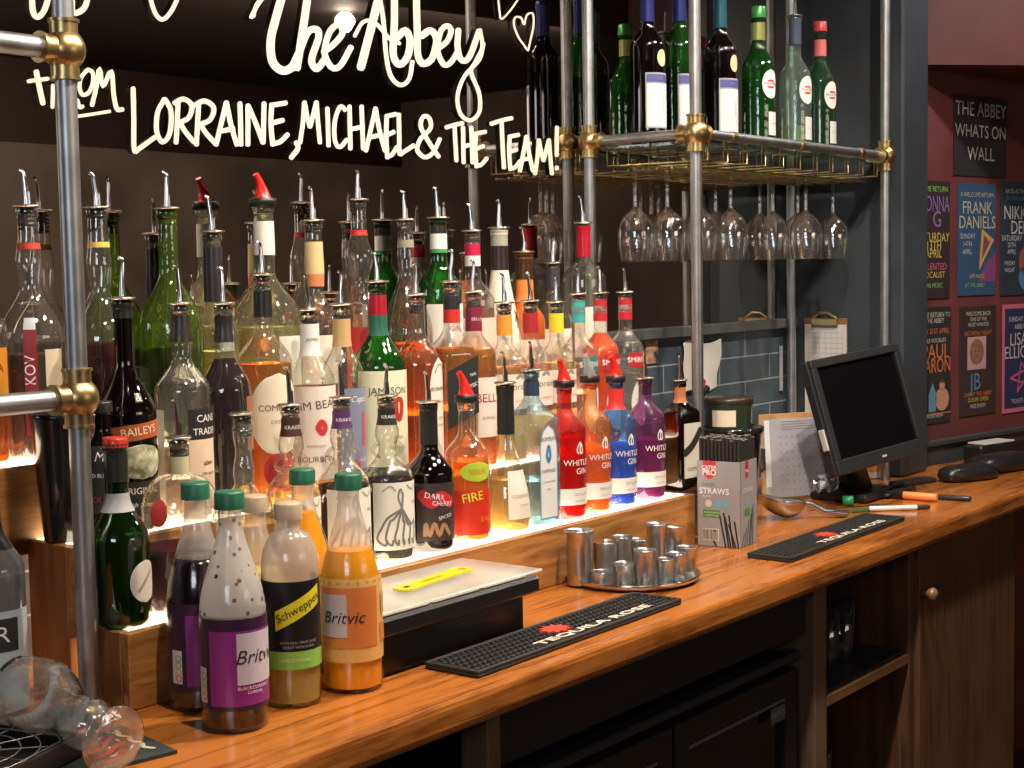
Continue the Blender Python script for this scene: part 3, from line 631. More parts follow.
bottle('whisky_bottle', 'amber whisky bottle with maroon neck band and large white label', 473, 293, 'B', .040, .0145, .64, .78, None, AMB, .68, 'steel', [(.78, .92, P((.22, .02, .05), .35), 'BELLS', WINK)],
       [dict(z=(.18, .52), u=(-1.1, 1.3), m=P((.80, .70, .62)), t=[T("BELL'S", .022, .35, .40, P((.3, .03, .04))), T('BLENDED', .007, .3, .29, P((.4, .2, .15)))])], rz=-.5, Y=1.694)
bottle('whisky_bottle', 'whisky bottle with slanted black label and red-black neck band', 451, 283, 'B', .036, .0140, .62, .78, None, AMB, .66, 'steel', [(.86, .93, P((.02, .02, .02))), (.79, .86, P((.62, .03, .02)))],
       [dict(z=(.28, .58), u=(-1.0, 1.25), m=P((.02, .022, .024)), slant=.08, t=[T('THE', .007, .55, .52, WINK, tilt=.3), T('WHISKY', .010, .45, .46, WINK, tilt=.3), T('BLACK', .010, .45, .38, GOLD, tilt=.3)])], rz=-.35, sq=(.95, .95), Y=1.676)
bottle('whisky_bottle', 'amber whiskey bottle with tall white arched label right of the green one', 416, 296, 'B', .0415, .0140, .62, .80, None, AMBD, .74, 'steel', (),
       [dict(z=(.08, .66), u=(.0, 1.2), m=P((.80, .76, .68)), s='arch', t=[T('BUSHMILLS', .0095, .6, .49, INK), T('ORIGINAL', .006, .6, .42, P((.3, .2, .1))), T('IRISH', .006, .6, .33, P((.3, .2, .1))), T('WHISKEY', .006, .6, .29, P((.3, .2, .1)))],
             d=[([(.25, .58), (.45, .62), (.75, .62), (.95, .58)], .003, P((.35, .25, .12)))])], rz=-.35, sp=.8)
bottle('whiskey_bottle', 'green whiskey bottle with red capsule and cream arched label', 377, 283, 'B', .0445, .0145, .58, .78, GREENG, AMBD, .30, 'steel', [(.84, .94, P((.38, .01, .03), .3)), (.74, .84, P((.03, .13, .09), .3))],
       [dict(z=(.10, .57), u=(-1.15, 1.25), m=P((.80, .78, .58)), s='', t=[T('JAMESON', .0165, .1, .47, INK), T('IRISH', .008, .45, .24, P((.2, .2, .1))), T('WHISKEY', .008, .45, .19, P((.2, .2, .1)))], d=[([(.35, .36), (.35, .42), (.6, .42), (.6, .36), (.48, .33), (.35, .36)], .009, P((.5, .04, .02))), ([(-1.1, .115), (1.2, .115)], .002, GOLD), ([(-1.1, .555), (1.2, .555)], .002, GOLD)])], rz=-.55)
bottle('rum_bottle', 'clear rum bottle with tan neck band and grey-blue picture label', 341, 306, 'B', .0345, .0140, .62, .80, None, PALE, .3, 'steel', [(.78, .93, P((.55, .36, .16)))],
       [dict(z=(.12, .56), u=(-.6, 1.4), m=P((.22, .25, .36)), t=[T('Captain', .014, .5, .50, WINK, shear=.3), T('SPICED', .007, .5, .17, WINK)], d=[([(.6, .25), (.65, .35), (.6, .42)], .010, P((.5, .08, .1))), ([(.3, .16), (1.2, .16)], .018, P((.6, .04, .04)))])], rz=-.35, sp=.8)
bottle('bourbon_bottle', 'clear bourbon bottle with white neck band and big white label', 309, 311, 'B', .0375, .0145, .62, .80, None, GOLDL, .25, 'steel', [(.76, .93, P((.80, .78, .76)), 'JAMES', INK)],
       [dict(z=(.10, .60), u=(-1.2, 1.25), m=P((.82, .72, .66)), t=[T('JIM BEAM', .0185, .1, .50, P((.06, .05, .05)), tilt=.08), T('BOURBON', .013, -.1, .21, P((.10, .07, .06))), T('KENTUCKY', .006, -.1, .28, P((.2, .15, .12)))], d=[([(-.05, .38), (.12, .41), (.28, .38), (.15, .35), (-.05, .38)], .009, P((.6, .04, .05)))])], rz=-.5)
bottle('rum_bottle', 'amber spirit bottle with black capsule and oval cream label', 262, 276, 'B', .042, .0135, .62, .78, None, AMB, .62, 'steel', [(.82, .93, P((.02, .02, .02), .3))],
       [dict(z=(.22, .58), u=(-.75, 1.45), m=P((.80, .70, .56)), s='oval', t=[T('COMMON', .013, .30, .43, INK), T('CREED', .008, .30, .37, P((.3, .2, .1)))]), dict(z=(.08, .24), u=(-.3, 1.0), m=P((.45, .03, .03)), s='oval')], rz=-.6)
bottle(B_, 'dark purple-black liqueur bottle with clear neck on middle step', 223, 305, 'B', .038, .0130, .58, .80, None, liquid('dark_plum', (.05, .008, .02), diff=.3), .74, 'steel', [(.82, .94, P((.03, .025, .03), .3))],
       [dict(z=(.30, .56), u=(.6, 1.6), m=P((.3, .12, .06)), t=[T('PORT', .012, 1.1, .43, GOLD)])], wave=.001)
bottle('rum_bottle', 'clear rum bottle with black banner and cream label', 180, 305, 'B', .0400, .0130, .60, .76, None, PALE, .2, 'steel', [(.83, .95, P((.03, .025, .02), .3))],
       [dict(z=(.38, .52), u=(-.1, 1.5), m=P((.015, .015, .015)), t=[T('CANE', .0145, .68, .475, WINK), T('TRADER', .0135, .68, .415, WINK)]), dict(z=(.06, .38), u=(-.1, 1.5), m=P((.78, .60, .44)), t=[T('aber', .011, .68, .27, INK), T('DRY RUM', .006, .68, .22, INK)]),
        dict(z=(.08, .52), u=(-1.6, -1.0), m=P((.80, .74, .60)))], rz=-.45, bulge=.004)
bottle('cream_liqueur_bottle', 'black cream liqueur bottle with red banner and countryside oval label', 122, 300, 'B', .0415, .0130, .50, .74, DARKG, None, 0, 'steel', [(.92, .985, P((.02, .02, .02), .3))],
       [dict(z=(.40, .47), u=(-.75, 1.3), m=P((.40, .09, .03)), slant=.03, t=[T('BAILEYS', .0155, .28, .437, P((.85, .72, .5)), tilt=.10)]),
        dict(z=(.23, .38), u=(-.6, 1.2), m=pbr('country_picture', (.40, .42, .22), .5, noise=.7, nscale=60, vary=(.75, .70, .5)), s='oval', t=[]),
        dict(z=(.08, .22), u=(-.8, 1.3), m=P((.02, .018, .016)), t=[T('ORIGINAL', .0125, .25, .18, P((.8, .75, .62))), T('Irish Cream', .009, .25, .12, P((.8, .75, .62)), shear=.3)]),
        dict(z=(.56, .60), u=(.2, .5), m=P((.015, .012, .010)), t=[T('&', .016, .35, .58, CREAM)])], rz=-.50, sp=1.1)
bottle('wine_bottle', 'black round-shouldered bottle wedged between steel pole and cream liqueur', 102, 405, 'B', .027, .0115, .62, .82, DARKG, None, 0, ('cap', P((.02, .02, .02), .3), .01, .001), (),
       [dict(z=(.2, .7), u=(-.6, 1.2), m=P((.02, .018, .018)), t=[T('M', .018, .0, .62, WINK, shear=.3), T('OLD BLEND', .007, .0, .48, WINK), T('JOUR', .011, .0, .3, P((.5, .05, .05)))])], Y=1.668, rz=-.9)
# ---- top step
bottle('gin_bottle', 'clear square-shouldered bottle with red neck capsule, rightmost on top step', 583, 224, 'C', .047, .0145, .66, .78, glass('clear_greenish', (.93, .95, .88), (.38, .42, .30), 1.1, .03, .05, .05), PALE, .3, 'steelb', [(.80, .985, P((.40, .01, .02), .3))],
       [dict(z=(.2, .5), u=(-1, 1.2), m=P((.75, .7, .62)))], rz=-.4, sp=.6)
bottle(B_, 'clear bottle with dark neck behind the yellow-banded gin bottle', 553, 264, 'C', .036, .0135, .55, .78, None, PALE, .4, 'steel', [(.82, .97, P((.05, .05, .07), .3))],
       [dict(z=(.2, .5), u=(-1, 1.2), m=P((.78, .74, .66)), t=[T('C', .02, .3, .35, INK)])])
bottle('aperitif_bottle', 'opaque bright orange round-shouldered aperitif bottle', 524, 253, 'C', .040, .0170, .52, .70, glass('orange_body_glass', (.98, .40, .08), (.6, .12, .01), 1, .05, 0, .6), liquid('orange_aperitif', (.98, .28, .04), diff=.6), .68, 'steel', [(.82, .985, P((.05, .02, .01), .3)), (.66, .81, P((.85, .25, .05)))],
       [dict(z=(.15, .4), u=(-1, 1.2), m=P((.8, .75, .65)))])
bottle('coconut_rum_bottle', 'white tapering coconut rum bottle with black palm drawing', 499, 229, 'C', .0385, .0165, .30, .80, pbr('white_bottle', (.84, .79, .66), .3, coat=.3), None, 0, 'steelb', [(.76, .90, P((.03, .015, .02), .3)), (.90, .985, P((.35, .34, .28), .3))],
       [dict(z=(.2, .5), u=(-.8, 1.2), m=P((.80, .76, .62)), d=[([(.7, .28), (.75, .42), (.7, .50)], .0025, INK), ([(.45, .46), (.7, .5), (.95, .45)], .003, INK), ([(.5, .52), (.7, .5), (.9, .53)], .003, INK), ([(.55, .42), (.7, .5), (.85, .41)], .002, INK)])], rz=-.4, sp=.8)
bottle('gin_bottle', 'clear pink-tinted bottle with red and white neck band', 472, 232, 'C', .041, .0145, .60, .74, None, PINK, .55, 'steelb', [(.86, .93, P((.50, .01, .06))), (.80, .86, P((.75, .72, .70)))],
       [dict(z=(.2, .5), u=(-1, 1.2), m=P((.75, .58, .50)))])
bottle('gin_bottle', 'bright green gin bottle with black cap and white-green neck band', 438, 219, 'C', .042, .0155, .62, .78, GREENG, None, 0, 'steelb', [(.92, .985, P((.02, .02, .02), .3)), (.84, .92, P((.78, .78, .72))), (.82, .84, P((.05, .3, .1)))],
       [dict(z=(.3, .55), u=(-1, 1.2), m=P((.78, .76, .7)), t=[T('GIN', .015, .3, .42, P((.5, .1, .1)))])])
bottle('whisky_bottle', 'pear-shaped clear whisky bottle half full of amber on top step', 405, 221, 'C', .0465, .0140, .40, .72, None, AMBD, .36, 'steel', [(.86, .90, P((.3, .28, .22), .3))],
       [dict(z=(.1, .3), u=(.3, 1.2), m=P((.75, .45, .35)), slant=.05)], sp=.75, bulge=.002)
bottle('gin_bottle', 'tallest clear bottle with bulging neck and red label', 358, 201, 'C', .042, .0140, .44, .62, THICK if 0 else None, DRED, .40, 'steel', [(.84, .865, P((.6, .03, .02)))],
       [dict(z=(.12, .42), u=(-1, .2), m=P((.42, .03, .03)), t=[]), dict(z=(.26, .40), u=(-.1, .9), m=P((.78, .65, .5)), s='oval'), dict(z=(.05, .3), u=(.3, 1.3), m=P((.7, .5, .4)))], bulge=.010)
bottle('tequila_bottle', 'clear bottle with tall tan and orange neck label left of the bulging neck', 313, 222, 'C', .041, .0150, .48, .66, None, AMB, .42, 'steel', [(.72, .90, P((.68, .50, .26))), (.68, .74, P((.72, .22, .10)))],
       [dict(z=(.2, .44), u=(-1, 1.2), m=P((.78, .7, .6)))], bulge=.001)
bottle('vermouth_bottle', 'wide-shouldered clear bottle with red plastic spout and white neck label', 263, 206, 'C', .056, .0165, .50, .70, glass('faint_green_glass', (.94, .96, .86), (.50, .56, .36), 1.1, .03, .1, .06), YEL, .46, 'red', [(.78, .93, P((.80, .76, .68)))],
       [dict(z=(.2, .42), u=(-.1, .8), m=P((.72, .70, .62)))], rz=-.3, sp=.8)
bottle(B_, 'stubby-necked clear bottle with black capsule on top step', 212, 233, 'C', .038, .0145, .50, .66, glass('faint_green_glass', (.94, .96, .86), (.50, .56, .36), 1.1, .03, .1, .06), YEL, .42, 'steel', [(.66, .93, P((.025, .025, .03), .3))], [dict(z=(.42, .52), u=(-.1, .55), m=P((.45, .44, .42)))], sp=.7)
bottle('liqueur_bottle', 'wide green-glass bottle with tall green neck behind the clear rum bottle', 167, 210, 'C', .049, .0145, .48, .72, glass('olive_glass', (.42, .60, .13), (.06, .14, .01), 1.2, .03, .2, .16), liquid('green_liqueur', (.05, .11, .01), diff=.2), .40, 'steel', [],
       [dict(z=(.1, .32), u=(-.5, .7), m=P((.03, .035, .03)))], sp=.7)
bottle('liqueur_bottle', 'clear-necked bottle of dark red liqueur just right of the steel pole', 97, 209, 'C', .046, .0145, .46, .66, None, DRED, .44, 'steel', [(.84, .862, P((.75, .5, .1)))], (), bulge=.004, sp=.8)
bottle('vodka_bottle', 'clear bottle with vertical white letters on red label left of the steel pole', 27, 208, 'C', .045, .0140, .48, .68, None, liquid('brownish', (.35, .20, .14), diff=.25), .42, 'steel', [(.835, .86, P((.5, .05, .03)))],
       [dict(z=(.10, .52), u=(-.28, .10), m=P((.28, .02, .03)), t=[T('KOV', .020, -.09, .36, WINK, tilt=PI/2)]), dict(z=(.52, .565), u=(-.28, .10), m=P((.5, .52, .55))), dict(z=(.05, .44), u=(.35, .95), m=P((.62, .50, .36)))], bulge=.005, sp=.75, rz=-.6)
bottle('whisky_bottle', 'amber bottle with bright orange label cut off at the left edge', -24, 262, 'B', .038, .0140, .66, .8, None, AMBD, .45, 'steel', (),
       [dict(z=(.32, .58), u=(-.3, 1.2), m=P((.85, .33, .03)), t=[T('AVA', .016, .55, .48, P((.25, .05, .02))), T('RUM', .008, .55, .38, P((.25, .05, .02)))])], Y=1.80, z0=.3, group='spirit bottles on the top step', sp=.7, rz=-.7)
# tall black shaker tin
p = onz(50, 545, .2)
o = thing('cocktail_shaker', 'tall tapered black cocktail tin standing left of the steel pole', 'shaker', (1.205, 1.694, .2))
MB().lathe([(.022, 0), (.0245, .003), (.031, .085), (.0365, .165), (.038, .172), (.036, .173), (.030, .085), (.022, .01), (.002, .008)], 32).build('tin_body', pbr('gloss_black', (.010, .011, .013), .18, coat=.5), o)

# ------------------------------------------------------------------ squash bottles on the bar top
GREENCAP = pbr('green_cap', (.02, .13, .075), .4); BEIGECAP = pbr('beige_cap', (.46, .36, .24), .4)
CORD = pbr('blackcurrant', (.010, .003, .007), .15, coat=.6); CORDH = glass('hazy_drink', (.42, .30, .34), (.3, .2, .22), .5, .3, 0, .6)
ORS = pbr('orange_squash', (1.0, .40, .012), .35, coat=.3); LIME = liquid('lime_cordial', (.86, .76, .26), diff=.55, refr=.3); LEM = pbr('lemon_squash', (.85, .62, .10), .4)
def squash(name, label, px, capy, bx, by, r, m_liq, fill, cap, labs, tw=.0145, sh=.48, nh=.88, sp=.8, rz=-.5, z=None, sq=None, fog=.3, specks=False):
    b = onz(bx, by)
    top = ony(px, capy, b.y)
    px2 = px
    r_, pf, H = bottle(name, label, px, capy+2, 'A', r, tw, sh, nh, glass('bottle_plastic_%d' % px, (.94, .92, .90), (.66, .64, .62), .8, .14, .2, fog, 60, fill*(CP.z+(384-capy)*0+0)*0+fill*top.z, specks), m_liq, fill, ('cap', cap, .017, .0025), [], labs, rz=rz, Y=b.y, z0=0, group='squash and cordial bottles on the bar top', sp=sp, sq=sq, seg=44)
    return r_, pf, H
PUR = P((.27, .030, .24), .3); PURD = P((.045, .014, .045), .3)
def brit(px, capy, bx, by, lab, liq_, fl, rz, fog=.3, specks=False):
    r_, pf, H = squash('squash_bottle', lab, px, capy, bx, by, .0405, liq_, fl, GREENCAP,
       [dict(z=(.10, .49), u=(-2.4, 2.0), m=PURD, o=.0006), dict(z=(.12, .44), u=(-1.0, 1.7), m=PUR, slant=.0, o=.0009),
        dict(z=(.21, .43), u=(-.15, 1.3), m=P((.60, .55, .62)), o=.0013, t=[T('Britvic', .024, .55, .325, INK, shear=.3), T('BLACKCURRANT', .0058, .4, .195, WINK), T('CORDIAL', .005, .4, .175, WINK)]),
        dict(z=(.13, .28), u=(-1.55, -1.15), m=P((.75, .77, .75)), o=.001, t=[T('o', .02, -1.28, .25, P((.2, .6, .1))), T('o', .02, -1.28, .22, P((.2, .6, .1))), T('o', .02, -1.28, .19, P((.8, .5, .05))), T('o', .02, -1.28, .16, P((.75, .2, .05)))])], rz=rz, fog=fog, specks=specks)
brit(195, 484, 195, 707, 'purple-label squash bottle nearly full of dark blackcurrant', CORD, .68, -.15)
r_, pf, H = None, None, None
brit(229, 493, 232, 727, 'nearest purple-label squash bottle with frosted speckled neck', CORD, .485, -.50, .62, True)
squash('cordial_bottle', 'lime cordial bottle with black label and yellow banner', 288, 504, 293, 702, .0370, LIME, .40, BEIGECAP,
       [dict(z=(.20, .64), u=(-2.2, 2.2), m=P((.012, .012, .013), .35), o=.0006), dict(z=(.20, .29), u=(-2.2, 2.2), m=P((.25, .55, .09), .35), o=.0010, t=[T('LIME CORDIAL', .006, 0, .245, P((.75, .75, .3)))]),
        dict(z=(.455, .555), u=(-.70, .95), m=P((.80, .68, .02)), slant=.125, o=.0012, t=[T('Schweppes', .0145, .12, .505, INK, tilt=.46, shear=.15)]), dict(z=(.30, .34), u=(-.5, .7), m=P((.012, .012, .013), .35), o=.0011, t=[T('WITH REAL FRUIT JUICE', .0045, .1, .335, P((.4, .4, .45))), T('GREAT WITH SODA', .0045, .1, .312, P((.4, .4, .45)))])], sh=.66, nh=.88, sp=0, rz=-.62, fog=.4)
def orange(px, capy, bx, by, lab, rz):
    squash('squash_bottle', lab, px, capy, bx, by, .0410, ORS, .66, GREENCAP,
       [dict(z=(.15, .54), u=(-2.3, 2.2), m=P((.80, .45, .14), .35), o=.0006), dict(z=(.22, .50), u=(-.95, 1.1), m=P((.72, .22, .06), .35), o=.001),
        dict(z=(.27, .47), u=(-.95, .05), m=P((.62, .55, .58)), o=.0014, t=[T('Britvic', .022, -.1, .36, INK, shear=.3)]), dict(z=(.36, .46), u=(1.35, 1.75), m=P((.55, .38, .10)), o=.0012), dict(z=(.23, .32), u=(1.25, 1.8), m=P((.70, .24, .06)), o=.0012)], rz=rz)
orange(348, 475, 353, 687, 'orange squash bottle with orange label, right of the black-label cordial', -1.0)
squash('squash_bottle', 'orange squash bottle with green cap standing in second line', 302, 470, 313, 666, .0400, ORS, .80, GREENCAP, [dict(z=(.15, .5), u=(-2.2, 2.2), m=P((.80, .45, .14), .35), o=.0006)])
squash('squash_bottle', 'clear lemon squash bottle with beige cap behind the others', 254, 497, 266, 682, .0380, LEM, .62, BEIGECAP, [dict(z=(.15, .5), u=(-2.2, 2.2), m=P((.7, .6, .12), .35), o=.0006)])
# half hidden bottle low at the left edge
bottle('vodka_bottle', 'clear bottle with pale grey label standing on bar at left edge', -14, 478, 'A', .042, .015, .60, .80, glass('bluish_clear', (.50, .56, .60), (.12, .15, .18), 1, .05, 0, .25), None, 0, ('cap', P((.02, .02, .02), .3), .02, .001), [(.70, .98, P((.02, .02, .02), .35))],
       [dict(z=(.02, .45), u=(-1.6, 1.6), m=P((.45, .50, .55))), dict(z=(.28, .42), u=(-.3, 1.0), m=INK, t=[T('R', .03, .5, .35, WINK)], o=.001)], Y=1.68, z0=0, group='squash and cordial bottles on the bar top', rz=-.8)

# ------------------------------------------------------------------ pipework frame and glass rack
FYP = 1.58
def ball(mb, x, y, z, r=.026, arms=()):
    mb.sphere((x, y, z), r, 24)
    for d in arms:
        d = Vector(d); q = Vector((x, y, z)); mb.tube([q+d*(r*.6), q+d*(r*1.32)], r*.66, 20); mb.tube([q+d*(r*1.28), q+d*(r*1.42)], r*.74, 20)
PR = .0132
p1 = ony(78, 398, FYP); p1u = ony(65, 50, FYP)
fr = thing('pipe_frame', 'steel pipe upright with two brass ball joints at the left end of the bar', 'pipe frame', (p1.x, FYP, 0))
MB().tube([(0, 0, 0), (0, 0, 1.745)], PR, 24).build('upright', POLE, fr)
MB().tube([(0, 0, p1.z), (-.9, 0, p1.z)], PR, 20).build('rail', POLE, fr)
MB().tube([(0, 0, p1u.z), (-.9, 0, p1u.z)], PR, 20).build('rail', POLE, fr)
for z in (p1.z, p1u.z):
    mb = MB(); ball(mb, 0, 0, z, .0262, ((0, 0, 1), (0, 0, -1), (-1, 0, 0))); mb.build('ball_joint', BRASS, fr)
MB().lathe([(.026, 0), (.026, .004), (.016, .008), (.014, .02)], 24).build('floor_flange', BRASS, fr)
zr = .823
a = onz(692.5, 132.5, zr); bl = onz(590.8, 142, zr); cr = onz(887, 154, zr); dr_ = onz(797, 170, zr)
X0, X1, Y0, Y1 = (a.x+bl.x)/2, 3.60, a.y, MIR-.028
rk = thing('glass_rack', 'steel pipe shelf unit with brass ball joints holding wine bottles and hanging glasses', 'rack', (0, 0, 0))
for (x, y) in ((X0, Y0), (X1, Y0), (X0, Y1), (X1, Y1)):
    MB().tube([(x, y, .0), (x, y, 1.745)], PR*.92, 24).build('upright', POLE, rk)
    mb = MB(); ar = [(0, 0, 1), (0, 0, -1), ((1 if x == X0 else -1), 0, 0), (0, (1 if y == Y0 else -1), 0)]
    if y == Y0 or x == X0: ball(mb, x, y, zr, .0265 if y == Y0 else .024, ar); mb.build('ball_joint', BRASS, rk)
for pa, pb in (((X0, Y0, zr), (X1, Y0, zr)), ((X0, Y1, zr), (X1, Y1, zr)), ((X0, Y0, zr), (X0, Y1, zr)), ((X1, Y0, zr), (X1, Y1, zr))):
    MB().tube([pa, pb], PR*.78, 20).build('rail', POLE, rk)
for t in (.16, .5, .84):
    x = X0+(X1-X0)*t; MB().tube([(x-.010, Y0, zr), (x+.010, Y0, zr)], PR*.92, 18).build('brass_clip', BRASS, rk)
MB().bbox(X0+.012, X1-.012, Y0-.004+.014, Y1-.012, zr-.020, zr-.012, .001).build('glass_shelf', glass('shelf_glass', (.70, .80, .76), (.25, .34, .32), 1, .03, 0, .08), rk)
mb = MB(); wr = .0022; zb = zr-.052
n = 11
for k in range(n):
    x = X0+.05+(X1-X0-.09)*k/(n-1)
    mb.tube([(x, Y0+.012, zr-.01), (x, Y0+.012, zb), (x, Y1-.012, zb), (x, Y1-.012, zr-.01)], wr, 6)
    mb.tube([(x+.018, Y0+.012, zr-.01), (x+.018, Y0+.012, zb), (x, Y0+.012, zb)], wr, 6)
mb.build('brass_wire_frame', BRASS, rk)
mb = MB(); slots = [Y0+.04+.036*k for k in range(6)]
for y in slots: mb.tube([(X0+.03, y, zb-.012), (X1-.03, y, zb-.012)], wr*1.2, 6)
mb.build('brass_hanger_wire', BRASS, rk)
# hanging wine glasses
def wineglass_mesh():
    H, r = .198, .0385
    out_ = [(.002, 0), (.031, .0), (.0325, .0012), (.020, .003), (.0065, .007), (.0042, .015), (.0038, .05), (.0045, .083), (.012, .090), (.026, .102), (.036, .120), (.0388, .140), (.037, .170), (.0325, .198)]
    inn = [(.0318, .198), (.0362, .170), (.038, .14), (.035, .12), (.025, .1035), (.011, .093), (.0005, .0905)]
    return out_, inn
wo, wi = wineglass_mesh(); flip = Matrix.Translation((0, 0, 0)) @ Matrix.Diagonal((1, 1, -1, 1))
GL = [(633, 260, 1.757), (668, 260, 1.722), (700, 266, 1.682), (731, 260, 1.690), (760, 251, 1.790), (773, 250, 1.720), (806, 257, 1.632), (833, 254, 1.690), (716, 262, 1.775), (798, 256, 1.725)]
gd = ['first in the line nearest the camera', 'second from the front-left upright', 'just right of the steel upright', 'fourth along the front line', 'second line, before the gap', 'last of second line before the gap', 'first after the gap', 'furthest right, against the dark partition', 'rear line, behind the fourth glass', 'peeping out behind the glass after the gap']
gme = None
for i, ((px, y, rw), dsc) in enumerate(zip(GL, gd)):
    Yg = min((Y0+.058+.036*k for k in range(5)), key=lambda v: abs(v-rw)); q = ony(px, y, Yg)
    x = min(max(q.x, X0+.028), X1-.04); ztop = zb-.006
    if gme is None:
        g0 = thing('wine_glass', 'x', 'wine glass', (0, 0, 0), 0, 'wine glasses hanging upside down from the brass wires')
        bw = MB().lathe([w for w in wo if w[1] >= .083], 32, flip, cap0=False, cap1=False).lathe(wi, 32, flip, cap0=False, cap1=False).build('bowl', WINEG, g0)
        st = MB().lathe([w for w in wo if .007 <= w[1] <= .083], 16, flip, cap0=False, cap1=False).build('stem', WINEG, g0)
        ft = MB().lathe([w for w in wo if w[1] <= .007], 32, flip, cap0=False, cap1=False).build('foot', WINEG, g0)
        gme = g0; root = g0
    else:
        root = g0.copy(); col.objects.link(root)
        for ch in (bw, st, ft):
            c = ch.copy(); col.objects.link(c); c.parent = root
    root.location = (x, Yg, zb-.0064+CZ); root['label'] = 'upside-down wine glass hanging from brass rack, '+dsc
# wine and vermouth bottles on the rack shelf
zsh = zr-.012
def wine(name, label, px, topy, Y, r, sh, nh, rn, g, caps, labs, liq=None, fill=.5, close=None, rz=-.2, sp=1.1):
    bottle(name, label, px, topy, 'A', r, rn, sh, nh, g, liq, fill, close or ('cap', caps, .004, .0006), [], labs, rz=rz, Y=Y, z0=zsh, group='bottles standing on the rack shelf', sp=sp)
NAVY = pbr('navy_foil', (.02, .025, .16), .3, .3); TEAL = pbr('teal_foil', (.02, .10, .14), .3, .3)
def capband(px, m_): pass
YW = 1.70
def wb(label, px, topy, g, foil, Y=YW, liq=None, labt='white'):
    r_, pf, H = bottle('wine_bottle', label, px, topy, 'A', .0375, .0145, .62, .78, g, liq, .5, ('cap', foil, .004, .0004), [(.78, .985, foil)],
        [dict(z=(.10, .45), u=(-.35, 1.35), m=P((.30, .32, .36))), dict(z=(.11, .38), u=(-.28, 1.28), m=P((.62, .62, .64)), o=.0011, d=[([(.7, .2), (.75, .26), (.68, .31)], .0016, P((.3, .3, .3)))]), dict(z=(.39, .44), u=(-.28, 1.28), m=P((.07, .08, .28)), o=.0011, t=[T('VIN', .008, .5, .415, GOLD)]), dict(z=(.49, .60), u=(.35, 1.05), m=P((.55, .50, .30)), s='oval')],
        rz=-.80, Y=Y, z0=zsh, group='bottles standing on the rack shelf', sp=1.2)
wb('dark wine bottle with navy foil, leftmost on the rack', 647, -12, DARKG, NAVY, 1.735)
wb('green wine bottle with navy foil behind the steel upright', 679, -14, GREENG, NAVY, 1.74, liquid('white_wine_green', (.03, .20, .02), diff=.3))
wb('dark wine bottle with teal foil beside the green vermouth', 720, -6, DARKG, TEAL)
MT = [dict(z=(.37, .57), u=(-.05, 1.15), m=P((.70, .70, .70)), s='oval', o=.0008, d=[([(.40, .47), (.70, .47)], .020, P((.6, .03, .03)))], t=[]), dict(z=(.455, .485), u=(.05, 1.05), m=P((.75, .75, .75)), o=.0016, t=[T('MARTINI', .0095, .55, .47, INK)]), dict(z=(.12, .28), u=(.35, 1.35), m=P((.62, .62, .60)), t=[T('EXTRA DRY', .005, .85, .20, P((.3, .3, .3)))])]
MTR = MT
bottle('vermouth_bottle', 'green vermouth bottle with gold-green cap, middle of the rack', 758, 9, 'A', .0385, .0165, .58, .76, GREENG, liquid('green_verm', (.06, .42, .06), diff=.3), .5, ('cap', pbr('green_foil', (.04, .25, .06), .3, .3), .022, .001), [(.78, .90, pbr('gold_green', (.35, .38, .12), .3, .6))], MTR, rz=-.80, Y=1.69, z0=zsh, group='bottles standing on the rack shelf')
bottle('vermouth_bottle', 'clear vermouth bottle with steel pourer on the rack', 795, 17, 'A', .0385, .0145, .56, .74, glass('minty_glass', (.78, .93, .84), (.25, .42, .32), 1.1, .03, .1, .12), GLIQ if 0 else liquid('pale_verm', (.75, .85, .5), diff=.2), .22, 'steel', [(.80, .985, P((.06, .08, .13), .3))], MTR, rz=-.80, Y=1.69, z0=zsh, group='bottles standing on the rack shelf')
bottle('vermouth_bottle', 'green vermouth bottle with red screw cap, rightmost on the rack', 820, 24, 'A', .0385, .0150, .56, .74, glass('mid_green_glass', (.20, .45, .24), (.02, .10, .03), 1.2, .03, .1, .15), BLK, .40, ('cap', P((.62, .06, .06), .35), .020, .001), [(.76, .88, P((.70, .16, .16)))], MTR, rz=-.80, Y=1.70, z0=zsh, group='bottles standing on the rack shelf')

# ------------------------------------------------------------------ things on the bar top
# condiment box with lid
bx0, bx1, by0, by1 = 1.47, 1.797, 1.372, 1.500
box = thing('condiment_box', 'black plastic fruit tray with a clear hinged lid', 'container', (0, 0, 0))
MB().bbox(bx0, bx1, by0, by1, .0005, .066, .004).bbox(bx0-.015, bx1+.018, by0-.018, by1+.01, .060, .086, .004).build('tray_body', pbr('satin_black', (.012, .012, .014), .28), box)
mb = MB()
for k in range(3):
    xa = bx0-.005+k*.112; mb.bbox(xa, xa+.104, by0-.008, by1, .0862, .0885, .001)
mb.build('insert', pbr('pale_insert', (.62, .58, .50), .5, noise=.3, nscale=18), box)
LIDM = glass('smoky_lid', (.97, .97, .95), (.85, .84, .82), .5, .25, 0, .38)
MB().bbox(bx0-.018, bx1+.021, by0-.021, by1+.013, .092, .0965, .002).build('lid', LIDM, box)
mb = MB(); flat_text(mb, 'CONDIMENT TRAY CO', .013, 1.66, .045, lambda u, v: (u, by0-.0006, v)); mb.build('moulded_lettering', P((.06, .06, .06)), box)
o0, o1 = onz(404, 589, .0967), onz(466, 569, .0967)
dx = (o1-o0); ln = dx.length; an = math.atan2(dx.y, dx.x)
op = thing('bottle_opener', 'flat yellow bottle opener lying on the clear tray lid', 'bottle opener', (o0.x, o0.y, .0967), an)
YEL2 = pbr('yellow_enamel', (.85, .62, .02), .35)
